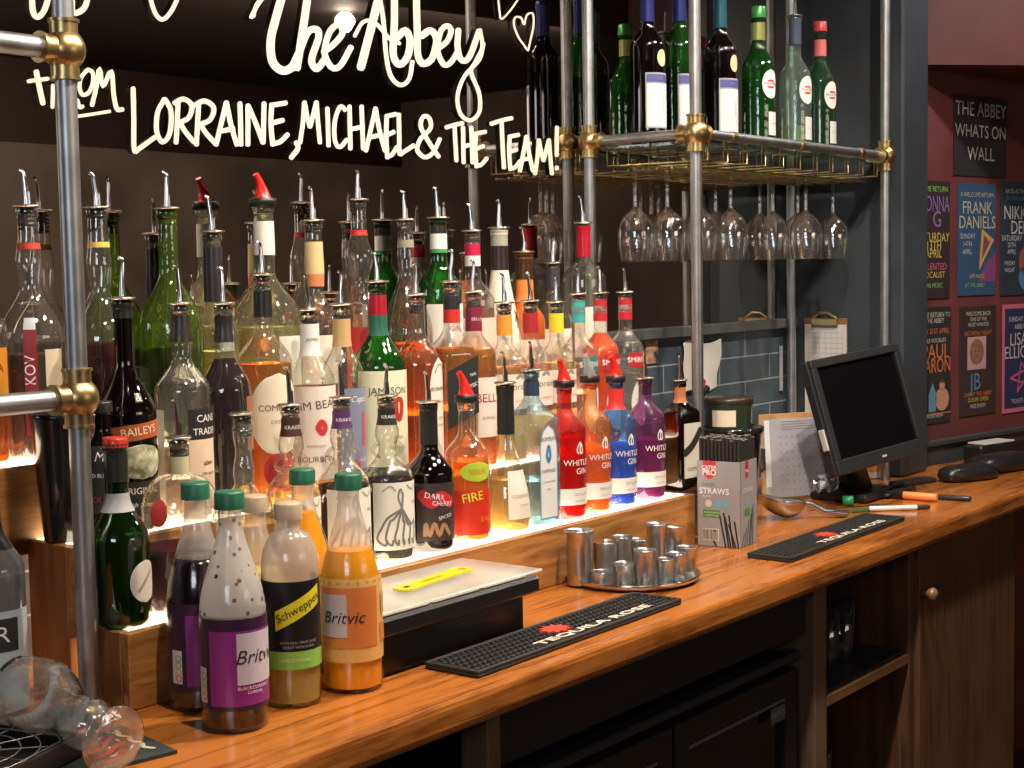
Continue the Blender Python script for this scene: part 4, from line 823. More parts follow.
def outline(n=18):
    a_ = []
    for k in range(n+1): t = PI/2+PI*k/n; a_.append((.014*math.cos(t), .017*math.sin(t)))
    a_ += [(.03, -.015), (ln-.03, -.015)]
    for k in range(n+1): t = -PI/2+PI*k/n; a_.append((ln-.012+.017*math.cos(t), .019*math.sin(t)))
    a_ += [(ln-.03, .015), (.03, .015)]
    return a_
ol = outline(); mb = MB(); n = len(ol); cx = ln-.014
hol = []
for (x, y) in ol:      # ring hole towards the big end
    a_ = math.atan2(y, x-cx); hol.append((cx+.0095*math.cos(a_), .0085*math.sin(a_)))
vs = [(x, y, z) for z in (0, .002) for x, y in ol]+[(x, y, z) for z in (0, .002) for x, y in hol]
fs = []
for k in range(n):
    k2 = (k+1) % n; fs += [(k, k2, n+k2, n+k), (2*n+k2, 2*n+k, 3*n+k, 3*n+k2), (n+k, n+k2, 3*n+k2, 3*n+k), (k2, k, 2*n+k, 2*n+k2)]
mb.add(vs, fs).build('opener_blade', YEL2, op)
mb = MB(); flat_text(mb, 'Lemon art', .013, ln*.42, 0, lambda u, v: (u, v, .0023)); mb.build('opener_lettering', INK, op)
mb = MB().box(.0, .012, -.004, .004, .0021, .0024); mb.build('opener_slot', INK, op)

# bar mats
def mat(x0, y0, x1, y1, rz, label, grp='rubber bar mats', txt='PEPPER SAUCE'):
    Lx, Ly = x1-x0, y1-y0
    t = thing('bar_mat', label, 'bar mat', (x0, y0, 0), rz, grp)
    mb = MB().bbox(0, Lx, 0, Ly, .0004, .0065, .002)
    mb.bbox(0, Lx, 0, .006, .0060, .0105, .001).bbox(0, Lx, Ly-.006, Ly, .0060, .0105, .001).bbox(0, .006, .006, Ly-.006, .006, .0105, .001).bbox(Lx-.006, Lx, .006, Ly-.006, .006, .0105, .001)
    mb.build('mat_base', BLACKR, t)
    mb = MB(); nx, ny = int((Lx-.02)/.0115), int((Ly-.02)/.0115)
    for i in range(nx):
        for j in range(ny):
            x = .012+i*(Lx-.024)/(nx-1); y = .012+j*(Ly-.024)/(ny-1); s = .0034
            if j <= 1 and .30*Lx < x < .86*Lx: continue
            vs = [(x-s, y-s, .0064), (x+s, y-s, .0064), (x+s, y+s, .0064), (x-s, y+s, .0064), (x-s*.7, y-s*.7, .0100), (x+s*.7, y-s*.7, .0100), (x+s*.7, y+s*.7, .0100), (x-s*.7, y+s*.7, .0100)]
            mb.add(vs, [(4, 5, 6, 7), (0, 1, 5, 4), (1, 2, 6, 5), (2, 3, 7, 6), (3, 0, 4, 7)])
    mb.build('mat_studs', pbr('stud_rubber', (.028, .027, .027), .5), t)
    mb = MB()
    vs_, fs_ = text_mesh(txt)
    sc_ = .56*Lx/(max(v[0] for v in vs_)*2); k = .021/.7
    for z, ox, oy in ((.0115, 0, 0), (.01145, .0011, 0), (.0114, -.0011, 0), (.01135, 0, .0010), (.0113, 0, -.0010), (.0112, .0018, .0008)): mb.add([(Lx*.58+v[0]*sc_+ox, .018+v[1]*.022+oy, z) for v in vs_], fs_)
    mb.build('raised_lettering', P((.72, .66, .56)), t)
    mb = MB(); cx_, cy_ = Lx*.47, Ly*.55; rr = Ly*.26; m_ = 20
    ring = [(cx_+rr*(1 if k_ % 2 else .62)*1.25*math.cos(2*PI*k_/m_), cy_+rr*(1 if k_ % 2 else .62)*math.sin(2*PI*k_/m_)) for k_ in range(m_)]
    mb.add([(x, y, .0065) for x, y in ring]+[(x, y, .0115) for x, y in ring], [tuple(range(m_, 2*m_))]+[(k_, (k_+1) % m_, m_+(k_+1) % m_, m_+k_) for k_ in range(m_)])
    mb.build('red_emblem', P((.52, .05, .03), .5), t)
mat(1.548, 1.262, 2.088, 1.358, R(.8), 'long black rubber bar mat with red emblem in front of the steel measures', txt='TEQUILA ROSE')
mat(2.495, 1.280, 3.040, 1.372, R(1), 'long black rubber bar mat in front of the straw box and steel scoop', txt='TEQUILA ROSE')

# tray of steel measures
tray = thing('steel_tray', 'round polished steel tray holding the spirit measures', 'tray', (2.212, 1.447, 0))
mb = MB().lathe([(.02, .0005), (.105, .0005), (.116, .004), (.121, .0125), (.119, .0135), (.112, .006), (.100, .0035), (.003, .0035)], 48); mb.build('tray_dish', pbr('tray_steel', (.62, .60, .57), .18, 1), tray)
def cupthing(px, by, ty, w, label, tilt=(0, 0), z0=.0037, flare=1.08):
    b = onz(px, by, z0); tq = ony(px, ty, b.y); H = tq.z-z0; dist = (b-CP).dot(F); r = w/2*dist/FPX
    t = thing('spirit_measure', label, 'measure', (b.x, b.y, z0), 0, 'steel spirit measures on the round tray')
    t.rotation_euler = (tilt[0], tilt[1], 0)
    pr = [(.002, 0), (r*.90, 0), (r*.92, .002), (r*.93, H*.18), (r*.945, H*.19), (r*.935, H*.21), (r*.95, H*.6), (r*.98, H*.92), (r*flare, H*.965), (r*flare, H), (r*flare-.0015, H), (r*.93, H*.93), (r*.90, H*.6), (r*.86, .003), (.002, .003)]
    MB().lathe(pr, 32, cap0=False, cap1=False).build('cup_body', STEEL, t)
CU = [(580, 584, 529.5, 27, 'tallest steel measure at the front-left of the tray', 1.12), (602, 586, 571, 21, 'shortest steel measure at the tray front', 1.03), (624, 585, 563, 22, 'squat steel measure, second along the tray front', 1.05), (645, 584, 549.5, 22, 'medium steel measure in the middle of the tray front', 1.05),
      (665, 582.5, 558.5, 18, 'narrow steel measure right of the middle one', 1.05), (677, 580, 553, 18, 'narrow steel measure, second from the tray right end', 1.1), (687, 576, 546.5, 19, 'rightmost steel measure on the tray', 1.15),
      (606, 571, 541, 24, 'wide steel measure behind the shortest one', 1.08), (622, 568, 536, 21, 'steel measure in rear line, second from left', 1.05), (638, 566, 539, 18, 'steel measure behind the middle one', 1.05)]
for px, by, ty, w, lab, fl in CU: cupthing(px, by, ty, w, lab, flare=fl)
cupthing(657, 562, 523, 21, 'tall flared steel measure standing back in the tray', flare=1.2); cupthing(672, 561, 526.5, 21, 'tall flared steel measure leaning right at the tray back', (0, .10), flare=1.2)

# box of paper straws
sx, sy = onz(741, 549).x, onz(741, 549).y
s0 = onz(695, 545); s2 = onz(756, 540)
aw = (s0-Vector((sx, sy, 0))).length; ad_ = .085; ang = math.atan2(s0.y-sy, s0.x-sx)
# near corner at the origin; +x runs along the printed face to the left, +y along the right-hand side face
e1 = Vector((s0.x-sx, s0.y-sy, 0)).normalized(); e2 = Vector((s2.x-sx, s2.y-sy, 0)).normalized()
e2 = Vector((e1.y, -e1.x, 0)); e2 = e2 if e2.dot(s2-Vector((sx, sy, 0))) > 0 else -e2
aw = .092; ad_ = .082
stw = thing('straw_box', 'grey cardboard box of black paper straws with red badge', 'box of straws', (sx, sy, 0))
def bxp(u, v, z): q = e1*u+e2*v; return (q.x, q.y, z)
HB = .170
def qbox(mb, u0, u1, v0, v1, z0, z1):
    vs = [bxp(u, v, z) for z in (z0, z1) for u, v in ((u0, v0), (u1, v0), (u1, v1), (u0, v1))]
    return mb.add(vs, [(3, 2, 1, 0), (4, 5, 6, 7), (0, 1, 5, 4), (1, 2, 6, 5), (2, 3, 7, 6), (3, 0, 4, 7)])
mb = MB(); qbox(mb, 0, aw, 0, .0012, .0005, HB); qbox(mb, 0, aw, ad_-.0012, ad_, .0005, HB); qbox(mb, 0, .0012, 0, ad_, .0005, HB); qbox(mb, aw-.0012, aw, 0, ad_, .0005, HB); qbox(mb, 0, aw, 0, ad_, .0005, .0017)
mb.build('carton', P((.34, .33, .34)), stw)
fr_ = lambda u, v: bxp(aw-u, -.0005, v); fr2 = lambda u, v: bxp(aw-u, -.0009, v)     # printed face, u from the left edge
sd_ = lambda u, v: bxp(-.0005, u, v); sd2 = lambda u, v: bxp(-.0009, u, v)           # right side face
def poly(mb, pts, fn): return mb.add([fn(*p_) for p_ in pts], [tuple(range(len(pts)))])
def pr_(mbm, name='carton_print'): mbm[0].build(name, mbm[1], stw)
mb = MB(); sh_ = [(.012, HB)]+[(.012, HB-.018), (.014, HB-.027), (.020, HB-.033), (.026, HB-.036), (.032, HB-.033), (.038, HB-.027), (.040, HB-.018), (.040, HB)]
poly(mb, sh_, fr_); mb.build('red_badge', P((.62, .03, .04)), stw); mb = MB(); poly(mb, [(.022+(a_-.012)*.6, b_) for a_, b_ in sh_], sd_); mb.build('red_badge', P((.62, .03, .04)), stw)
mb = MB(); flat_text(mb, 'CATER', .010, .026, HB-.013, fr2, bold=.03); flat_text(mb, 'PRO', .0155, .026, HB-.023, fr2, bold=.03); flat_text(mb, 'PRO', .009, .031, HB-.020, sd2)
flat_text(mb, 'STRAWS', .0165, .036, HB-.060, fr_, bold=.02); flat_text(mb, 'BLACK', .006, .020, HB-.070, fr_); flat_text(mb, 'STRAWS', .0125, .036, HB-.058, sd_); mb.build('white_lettering', WINK, stw)
mb = MB(); flat_text(mb, 'PAPER', .009, .024, HB-.047, fr_); mb.build('grey_lettering', P((.12, .12, .12)), stw)
mb = MB()
for uc in (.045, .061): mb = MB(); poly(mb, [(uc+.007*math.cos(t*PI/8), HB-.084+.0075*math.sin(t*PI/8)) for t in range(16)], fr_); mb.build('blue_roundel', P((.18, .45, .62)), stw)
mb = MB()
poly(mb, [(.034+.006*math.cos(t*PI/8), HB-.082+.0075*math.sin(t*PI/8)) for t in range(16)], sd_); mb.build('blue_roundel', P((.18, .45, .62)), stw)
mb = MB(); poly(mb, [(.024+.007*math.cos(t*PI/8), HB-.084+.0075*math.sin(t*PI/8)) for t in range(16)], fr_); mb.build('cream_roundel', P((.70, .66, .55)), stw); mb = MB()
poly(mb, [(.012, .012), (.046, .012), (.046, .036), (.012, .036)], fr_); mb.build('cream_panel', P((.70, .66, .55)), stw)
mb = MB(); poly(mb, [(.012, HB-.112), (.048, HB-.112), (.048, HB-.097), (.012, HB-.097)], fr_); mb.build('green_panel', P((.08, .28, .07)), stw); mb = MB(); poly(mb, [(.018, HB-.108), (.045, HB-.108), (.045, HB-.094), (.018, HB-.094)], sd_); mb.build('green_panel', P((.08, .28, .07)), stw)
mb = MB(); flat_text(mb, 'BIODEGRADABLE', .0042, .031, HB-.102, fr2); flat_text(mb, 'COMPOSTABLE', .0042, .031, HB-.108, fr2); mb.build('white_lettering', WINK, stw)
mb = MB()
for k, (u, h, l_) in enumerate(((.050, .062, -.012), (.056, .068, -.010), (.061, .060, -.012), (.066, .064, -.009), (.071, .046, -.014), (.077, .052, -.008), (.030, .012, -.006))):
    ribbon(mb, [(u+.010, .002), (u+.010+l_, h)], .0034, fr_, False)
for k, (u, h, l_) in enumerate(((.016, .028, .012), (.028, .036, .012), (.040, .050, .012), (.052, .060, .010), (.060, .072, .008), (.070, .080, .004))):
    ribbon(mb, [(u-.012, .002), (u-.012+l_, h)], .0034, sd_, False)
for k in range(12): ribbon(mb, [(.014+k*.0026, .014), (.014+k*.0026, .034)], .0012 if k % 3 else .0018, fr2, False)
mb.build('straw_picture', INK, stw)
# the straws themselves: individual paper tubes packed in the box
STR = pbr('straw_paper', (.020, .018, .018), .55)
sm = MB(); sm.tube([(0, 0, 0), (0, 0, .212)], .0034, 10, caps=False); me_src = None; cnt = 0
endm = P((.62, .58, .52))
for i in range(11):
    for j in range(9):
        u = .0058+i*(aw-.0116)/10+(.0006 if j % 2 else 0); v = .0058+j*(ad_-.0116)/8
        q = bxp(u, v, .0018); lean = (random.uniform(-.012, .012), random.uniform(-.012, .012))
        if me_src is None:
            so = MB().tube([(0, 0, 0), (0, 0, .212)], .0036, 10, caps=False).tube([(0, 0, .212), (0, 0, .12)], .0027, 8, caps=False).build('straw', STR, None)
            rim = MB()
            n = 12; rim.add([(.0037*math.cos(2*PI*k/n), .0037*math.sin(2*PI*k/n), .2122) for k in range(n)]+[(.0024*math.cos(2*PI*k/n), .0024*math.sin(2*PI*k/n), .2122) for k in range(n)], [(k, (k+1) % n, n+(k+1) % n, n+k) for k in range(n)])
            ro = rim.build('cut_end', endm, so); me_src = so
            s_ = so; c_ = ro
        else:
            s_ = so.copy(); col.objects.link(s_); c_ = ro.copy(); col.objects.link(c_); c_.parent = s_
        s_.location = (sx+q[0], sy+q[1], CZ+.0018+random.uniform(-.002, .003) if 0 else CZ+.0018); s_.scale = (1, 1, 1+random.uniform(-.018, .018))
        tag(s_, 'black paper straw with pale cut end packed in the grey carton', 'straw', 'black paper straws in the carton')

# pots behind the straw box
c = ony(727, 455, 1.72)
bk = thing('black_bucket', 'round black tub with a flared rim behind the straw box', 'tub', (3.02, 1.70, 0))
MB().lathe([(.002, .001), (.056, .001), (.064, .11), (.070, .172), (.075, .176), (.075, .186), (.070, .186), (.064, .15), (.060, .11), (.053, .006), (.002, .006)], 40, cap0=False, cap1=False).build('tub_body', pbr('gloss_black', (.010, .011, .013), .18, coat=.5), bk)
jr = thing('olive_jar', 'dark green glass jar with cream label standing in the black tub', 'jar', (3.005, 1.70, .0065))
MB().lathe([(.002, .0), (.047, .0), (.050, .006), (.055, .225), (.057, .232), (.057, .242), (.055, .243)], 36, cap1=False).build('jar_glass', pbr('dark_green_jar', (.035, .05, .035), .12, coat=.5), jr)
MB().lathe([(.0585, .236), (.059, .242), (.058, .248), (.002, .249)], 36, cap0=False).build('jar_lid', pbr('brown_lid', (.035, .022, .018), .35), jr)
mb = MB(); mb.add([((.0508+z*.0198)*math.sin(t), -(.0508+z*.0198)*math.cos(t), z) for z in (.185, .222) for t in [(-1.75+.085*k) for k in range(13)]], [(k, k+1, 14+k, 13+k) for k in range(12)]); mb.build('jar_label', CREAM, jr)
dw = thing('dropper_bottle', 'small translucent white squeeze bottle beside the black tub', 'bottle', (3.19, 1.76, 0))
MB().lathe([(.002, 0), (.022, 0), (.025, .005), (.025, .145), (.018, .165), (.013, .172), (.013, .176)], 28, cap1=False).build('bottle_body', glass('milky', (.70, .68, .60), (.45, .44, .4), .8, .2, 0, .5), dw)
MB().lathe([(.0155, .172), (.0155, .195), (.013, .198), (.002, .198)], 24).build('bottle_cap', P((.74, .72, .62)), dw)
pg = thing('steel_tongs', 'steel tongs with black tips sticking up behind the green jar', 'tongs', (3.085, 1.815, 0))
MB().tube([(0, 0, .001), (.004, .004, .12), (.012, .01, .245)], .005, 8).tube([(.014, 0, .001), (.016, .004, .12), (.034, .01, .25)], .005, 8).build('tong_arm', STEEL, pg)
MB().tube([(.004, .010, .245), (.044, .012, .262)], .009, 8).build('tong_tip', BLACK, pg)
# small round lidded jar at left of pole
MB
# note, picture card and red heart on the tiles / upright
n0, n1 = ony(680, 343, MIR), ony(715, 388, MIR)
mb = MB(); nu, nv = 8, 10; vs = []
for j in range(nv+1):
    for i in range(nu+1):
        u, v = i/nu, j/nv
        vs.append((n0.x+(n1.x-n0.x)*u+.004*math.sin(v*9+u*2), MIR-.003-.004*(math.sin(u*5+v*3)+1)-.010*u*u*(v), n0.z+(n1.z-n0.z)*(1-v)*1.0+.006*math.sin(u*7)*(1 if j in (0, nv) else .2)))
fs = [(j*(nu+1)+i, j*(nu+1)+i+1, (j+1)*(nu+1)+i+1, (j+1)*(nu+1)+i) for j in range(nv) for i in range(nu)]
mb.add(vs, fs, True)
nt_ = mb.build('paper_note', P((.72, .69, .64)), None, (0, 0, CZ)); tag(nt_, 'creased white paper note stuck to the slate tiles behind the upright', 'note')
k0, k1 = ony(645, 341, MIR), ony(656, 363, MIR)
cd = thing('picture_card', 'small purple and orange picture card propped against the tiles', 'card')
MB().box(k0.x, k1.x+.004, MIR-.0035, MIR-.001, k1.z, k0.z).build('card', pbr('card_picture', (.30, .18, .30), .4, noise=.8, nscale=45, vary=(.65, .38, .22)), cd)
hp = ony(704, 384, FYP)
hz = MB(); ho = []
for k in range(28):
    t = 2*PI*k/28; ho.append((.0009*16*math.sin(t)**3*.8, .0009*(13*math.cos(t)-5*math.cos(2*t)-2*math.cos(3*t)-math.cos(4*t))))
hz.add([(x, 0, z) for x, z in ho]+[(x, .003, z) for x, z in ho], [tuple(range(27, -1, -1)), tuple(range(28, 56))]+[(k, (k+1) % 28, 28+(k+1) % 28, 28+k) for k in range(28)])
solo(hz, 'heart_ornament', P((.50, .02, .03)), 'small red heart fixed beside the steel upright above the straws', 'ornament', (X0+.020, Y0+.004, hp.z), R(-35))
# spirit-level style light cable on the tile corner
solo(MB().bbox(-.004, .004, -.008, 0, .0, .12, .001), 'cable_cover', P((.35, .36, .38)), 'thin grey vertical strip fixed on the tiles by the corner', 'strip', (3.585, MIR-.001, .22))
# clipboard hanging on the partition
cb_ = thing('hanging_clipboard', 'white ruled paper on a clipboard hanging on the dark partition', 'clipboard', (3.658, 1.772, .15))
HBk = P((.22, .12, .06))
MB().bbox(-.004, 0, -.062, .062, 0, .262, .001).build('board', HBk, cb_)
MB().bbox(-.0052, -.0042, -.060, .060, .002, .245, .0003).build('paper_sheet', P((.62, .62, .60)), cb_)
mb = MB()
for k in range(16): mb.box(-.0056, -.0053, -.052, .052, .02+k*.0135, .0210+k*.0135)
for k in range(7): mb.box(-.0056, -.0053, -.05+k*.0165, -.0492+k*.0165, .02, .23)
mb.build('ruled_lines', P((.35, .36, .38)), cb_)
mb = MB().bbox(-.014, -.005, -.038, .038, .240, .262, .003); mb.tube([(-.012, -.034, .262), (-.014, -.012, .276), (-.014, .012, .276), (-.012, .034, .262)], .004, 8); mb.build('clip', pbr('brass_clip', (.65, .50, .25), .3, 1), cb_)
# clipboard standing and leaning on the bar
k0, k1 = onz(775, 500), onz(835, 499)
c0 = Vector((3.135, 1.682, 0)); e = Vector((3.345, 1.560, 0))
dv = (e-c0); W_ = dv.length; rz_ = math.atan2(dv.y, dv.x)
lc = thing('leaning_clipboard', 'clipboard with grey printed sheet leaning upright on the bar, clip at its left edge', 'clipboard', (c0.x, c0.y, 0), rz_)
MT_ = Matrix.Rotation(R(-14), 4, 'X')
W_ = .20; Hc = .205
sk = Matrix(((1, 0, .10, 0), (0, 1, 0, 0), (0, 0, 1, 0), (0, 0, 0, 1)))
MB().bbox(0, W_, 0, .004, 0.001, Hc, .0015, MT_ @ sk).build('board', pbr('hardboard', (.40, .22, .09), .5, noise=.2), lc)
MB().bbox(.010, W_-.004, -.0015, -.0003, .004, Hc-.014, .0003, MT_ @ sk).build('paper_sheet', pbr('grey_sheet', (.34, .34, .38), .35, noise=.12, nscale=10), lc)
mb = MB().bbox(.012, .026, -.0025, -.0017, .03, Hc-.016, .0003, MT_ @ sk); mb.build('white_strip', P((.62, .64, .66)), lc)
mb = MB()
for i in range(10):
    for j in range(8):
        mb.box(.055+i*.016, .0575+i*.016, -.0022, -.0017, .02+j*.018, .0225+j*.018, MT_ @ sk)
for j in range(4): mb.box(.06, .20, -.0022, -.0017, Hc-.022-j*.006, Hc-.021-j*.006, MT_ @ sk)
mb.build('printed_dots', P((.12, .12, .14)), lc)
mb = MB().bbox(-.006, .010, -.010, -.001, .075, .125, .003, MT_ @ sk); mb.tube([MT_ @ sk @ Vector(v) for v in ((-.002, -.006, .125), (-.010, -.012, .115), (-.010, -.012, .085), (-.002, -.006, .075))], .0028, 8); mb.build('clip', STEEL, lc)
MB().bbox(W_-.014, W_+.012, -.006, -.002, .004, Hc*.72, .001, MT_ @ sk).build('plastic_sleeve', glass('clear_sleeve', (.9, .9, .92), (.5, .5, .5), 2.0, .1, .3, .1), lc)
# steel ice scoop
sp0 = onz(790, 512, .02)
sb = onz(785, 519); sq_ = thing('ice_scoop', 'rounded stainless steel ice scoop lying beside the straw box', 'scoop', (sb.x, sb.y, 0), R(-50))
mb = MB(); nu, nv = 28, 9
def shell(k):
    vs = []
    for i in range(nv+1):
        t = PI/2*i/nv
        for j in range(nu):
            a_ = 2*PI*j/nu; c_, s2_ = math.cos(a_), math.sin(a_); ex = 1.35 if c_ < 0 else 1.0       # drawn-out pouring lip on the left
            vs.append(((.046*ex*c_*math.cos(t)*(1-.12*abs(s2_)*(c_ < 0)))*k, .037*s2_*math.cos(t)*k, .040-.0375*math.sin(t)*k+(.016*max(0, -c_))*math.cos(t)))
    return vs
fs = [(i*nu+j, i*nu+(j+1) % nu, (i+1)*nu+(j+1) % nu, (i+1)*nu+j) for i in range(nv) for j in range(nu)]
va, vb_ = shell(1), shell(.955); off = len(va)
mb.add(va+vb_, [f[::-1] for f in fs]+[tuple(off+q for q in f) for f in fs]+[(j, off+j, off+(j+1) % nu, (j+1) % nu) for j in range(nu)], True)
SCM = pbr('scoop_steel', (.45, .45, .46), .26, 1)
mb.build('scoop_bowl', SCM, sq_)
MB().tube([(.040, 0, .034), (.058, 0, .030), (.085, 0, .014), (.135, .0, .008), (.140, 0, .008)], [.006, .0055, .006, .0078, .004], 12).build('scoop_handle', SCM, sq_)
# bar spoon
a0, a1 = onz(808, 509, .006), onz(880, 515, .006)
sp_ = thing('bar_spoon', 'thin steel bar spoon lying behind the far bar mat', 'spoon', (3.06, 1.482, 0), R(-28))
MB().tube([(-.05, 0, .006), (.02, 0, .006), (.12, 0, .004)], [.0022, .002, .002], 8).build('spoon_handle', CHROME, sp_)
MB().sphere((.13, 0, .0045), .013, 14, (1.3, .8, .28)).build('spoon_bowl', CHROME, sp_)
pn = onz(868, 517, .005)
g_ = thing('green_pen', 'thin green pen lying at the back edge of the far mat', 'pen', (3.115, 1.412, 0), R(-25))
MB().tube([(-.045, 0, .005), (.045, 0, .005), (.055, 0, .005)], [.004, .004, .001], 10).build('pen_barrel', glass('clear_green', (.25, .55, .3), (.1, .3, .12), 1, .1, 0, .5), g_)
# marker pens
def pen(label, p0, p1, r, body, cap, capfrac, name='marker_pen', z=None):
    q0, q1 = onz(*p0, r), onz(*p1, r); d_ = q1-q0; ln_ = d_.length; t = thing(name, label, 'pen', (q0.x, q0.y, 0), math.atan2(d_.y, d_.x))
    MB().tube([(0, 0, r+.0003), (.002, 0, r+.0003), (ln_*capfrac, 0, r+.0003)], [r*.8, r, r], 16).build('pen_barrel', body, t)
    MB().tube([(ln_*capfrac, 0, r+.0003), (ln_-.003, 0, r+.0003), (ln_, 0, r+.0003)], [r*1.04, r*.9, r*.6], 16).build('pen_cap', cap, t)
pen('thick orange highlighter with black cap lying in front of the screen', (937, 498), (886, 494), .0095, P((.85, .27, .07)), BLACK, .64)
pen('slim white marker with dark cap lying nearest the bar edge', (869, 509), (930, 507), .0058, P((.72, .72, .70)), P((.05, .02, .02)), .78)
pen('black marker pen with green stripe, right of the orange highlighter', (938, 497), (971, 499), .0065, P((.03, .04, .03)), BLACK, .7)
# crumpled wrapper and green lid
w0 = onz(842, 500)
mb = MB(); mb.sphere((0, 0, .028), .034, 18, (1.1, .7, .8)); rr_ = random.Random(3)
mb.v = [(x+rr_.uniform(-.007, .007), y+rr_.uniform(-.007, .007), max(.001, z+rr_.uniform(-.007, .007))) for x, y, z in mb.v]; mb.sm = [False]*len(mb.sm)
solo(mb, 'crumpled_wrapper', pbr('foil_wrapper', (.45, .47, .50), .25, .6, noise=.5, nscale=60), 'crumpled silvery plastic wrapper beside the foot of the screen', 'wrapper', (3.245, 1.575, 0))
q = onz(848, 502, .01)
gc = thing('green_screwcap', 'small green bottle lid on its side by the crumpled wrapper', 'lid', (q.x, q.y, .0125), R(-60))
MB().lathe([(.002, -.012), (.0118, -.012), (.012, .010), (.010, .012), (.002, .012)], 24, Matrix.Rotation(PI/2, 4, 'Y')).build('lid_body', pbr('lid_green', (.02, .22, .09), .35), gc)
# screen
ms = Vector((3.262, 1.474, .219)); yw, ti, rl = -.225, .263, .080; Wm, Hm = .338, .268
u = Vector((math.cos(yw), math.sin(yw), 0)); nn = Vector((math.sin(yw), -math.cos(yw), 0)); v = Vector((0, 0, 1))*math.cos(ti)-nn*math.sin(ti)
u, v = u*math.cos(rl)+v*math.sin(rl), v*math.cos(rl)-u*math.sin(rl); w = u.cross(v)
sr = thing('till_screen', 'black touch-screen monitor tilted back on its stand on the bar', 'monitor', (ms.x, ms.y, 0))
MM = Matrix((u, v, w)).transposed().to_4x4(); MM.translation = (0, 0, ms.z)
hs, vs_ = Wm/2, Hm/2; bz_ = .020
mb = MB()
mb.bbox(-hs, hs, -vs_, vs_, -.030, -.004, .004, MM)
for (x0, x1, y0, y1) in ((-hs, hs, vs_-bz_, vs_), (-hs, hs, -vs_, -vs_+.034), (-hs, -hs+bz_, -vs_+.034, vs_-bz_), (hs-bz_, hs, -vs_+.034, vs_-bz_)): mb.bbox(x0, x1, y0, y1, -.004, .006, .002, MM)
mb.bbox(-hs*.55, hs*.55, -vs_*.6, vs_*.6, -.060, -.030, .006, MM)
mb.build('screen_housing', pbr('screen_plastic', (.022, .023, .026), .38), sr)
MB().box(-hs+bz_, hs-bz_, -vs_+.034, vs_-bz_, -.004, -.001, MM).build('display_glass', pbr('dark_glass', (.004, .004, .005), .06), sr)
mb = MB().box(-.005, .012, -vs_+.014, -vs_+.019, .006, .0065, MM); mb.build('maker_badge', P((.4, .42, .45)), sr)
mb = MB().bbox(-hs-.006, -hs, -vs_+.06, -vs_+.11, -.020, -.004, .002, MM); mb.build('card_reader_slot', P((.55, .55, .55)), sr)
st_ = MB(); bp = MM @ Vector((0, -.06, -.055))
st_.tube([bp, (bp.x+.0, bp.y+.012, .085), (.062, .060, .018)], [.034, .030, .040], 20); st_.bbox(-.055, .135, -.02, .125, .0005, .020, .006); st_.build('stand', BLACK, sr)
# cables and dark bits round the stand
mb = MB(); rr_ = random.Random(5)
for k in range(4):
    pts = [(rr_.uniform(-.07, .10), rr_.uniform(-.025, .02), .005+.004*k) for _ in range(5)]
    pts = [(x, y-.015, z) for x, y, z in pts]; sp3 = smoothpts([Vector(p_) for p_ in pts], 6); mb.tube(sp3, .0042, 8)
solo(mb, 'power_cable', BLACKR, 'tangle of black cables at the foot of the screen', 'cable', (3.37, 1.475, 0))
q = onz(898, 488)
solo(MB().bbox(-.05, .09, -.022, .022, .0005, .012, .003), 'black_pouch', pbr('leatherette', (.018, .016, .018), .5, bump=.3), 'flat black pouch behind the orange highlighter', 'pouch', (q.x+.06, q.y, 0), R(-15))
# black card terminals and wallet heap at the far right
def pebble(name, label, px, py, L_, Wd, Hh, rz, mt_, cat):
    q = onz(px, py); mb = MB(); mb.lathe([(.002, 0), (.75, 0), (.95, .12), (1, .4), (.93, .75), (.7, .95), (.3, 1.0), (.01, 1.0)], 32, Matrix.Diagonal((L_/2, Wd/2, Hh, 1)), sec=sec_square(1, 1, 3.5))
    return solo(mb, name, mt_, label, cat, (q.x, q.y, .0005), rz)
LEA = pbr('black_leather', (.014, .013, .015), .32, bump=.4, nscale=90)
pebble('glasses_case', 'rounded black case lying nearest the bar edge on the right', 968, 480, .175, .075, .040, R(-25), LEA, 'case')
pebble('black_purse', 'larger glossy black purse behind the rounded case', 1003, 470, .24, .10, .045, R(-15), LEA, 'purse')
q = onz(988, 462)
rd = thing('card_terminal', 'black card terminal with white top edge under the poster wall', 'card terminal', (4.02, 1.50, 0), R(-14))
MB().bbox(-.02, .30, -.03, .03, .0005, .052, .006).build('terminal_body', BLACK, rd)
MB().bbox(.0, .14, -.028, .028, .053, .058, .001).build('white_top', P((.55, .55, .55)), rd)
q = onz(1015, 478)
rd = thing('key_pad', 'flat white-topped black keypad at the far right of the bar', 'keypad', (4.02, 1.33, 0), R(-20))
MB().bbox(0, .22, -.04, .03, .0005, .018, .004).build('keypad_body', BLACK, rd); MB().bbox(.03, .20, -.03, .02, .0185, .024, .001).build('white_top', P((.5, .5, .52)), rd)
q = onz(887, 473)
cw = thing('card_holder', 'small cream card holder with orange print standing behind the screen', 'card holder', (3.60, 1.625, 0), R(-30))
MB().bbox(-.03, .045, -.006, .006, .0005, .055, .002).build('holder', P((.62, .56, .48)), cw)
mb = MB().box(-.022, .035, -.0068, -.0062, .02, .035); mb.build('orange_print', P((.7, .22, .08)), cw)
sg = thing('shot_glass', 'small brass shot measure beside the cream card holder', 'measure', (3.545, 1.64, 0))
MB().lathe([(.002, .0005), (.012, .0005), (.017, .05), (.0155, .05), (.011, .004), (.002, .004)], 24, cap0=False, cap1=False).build('cup', BRASS, sg)
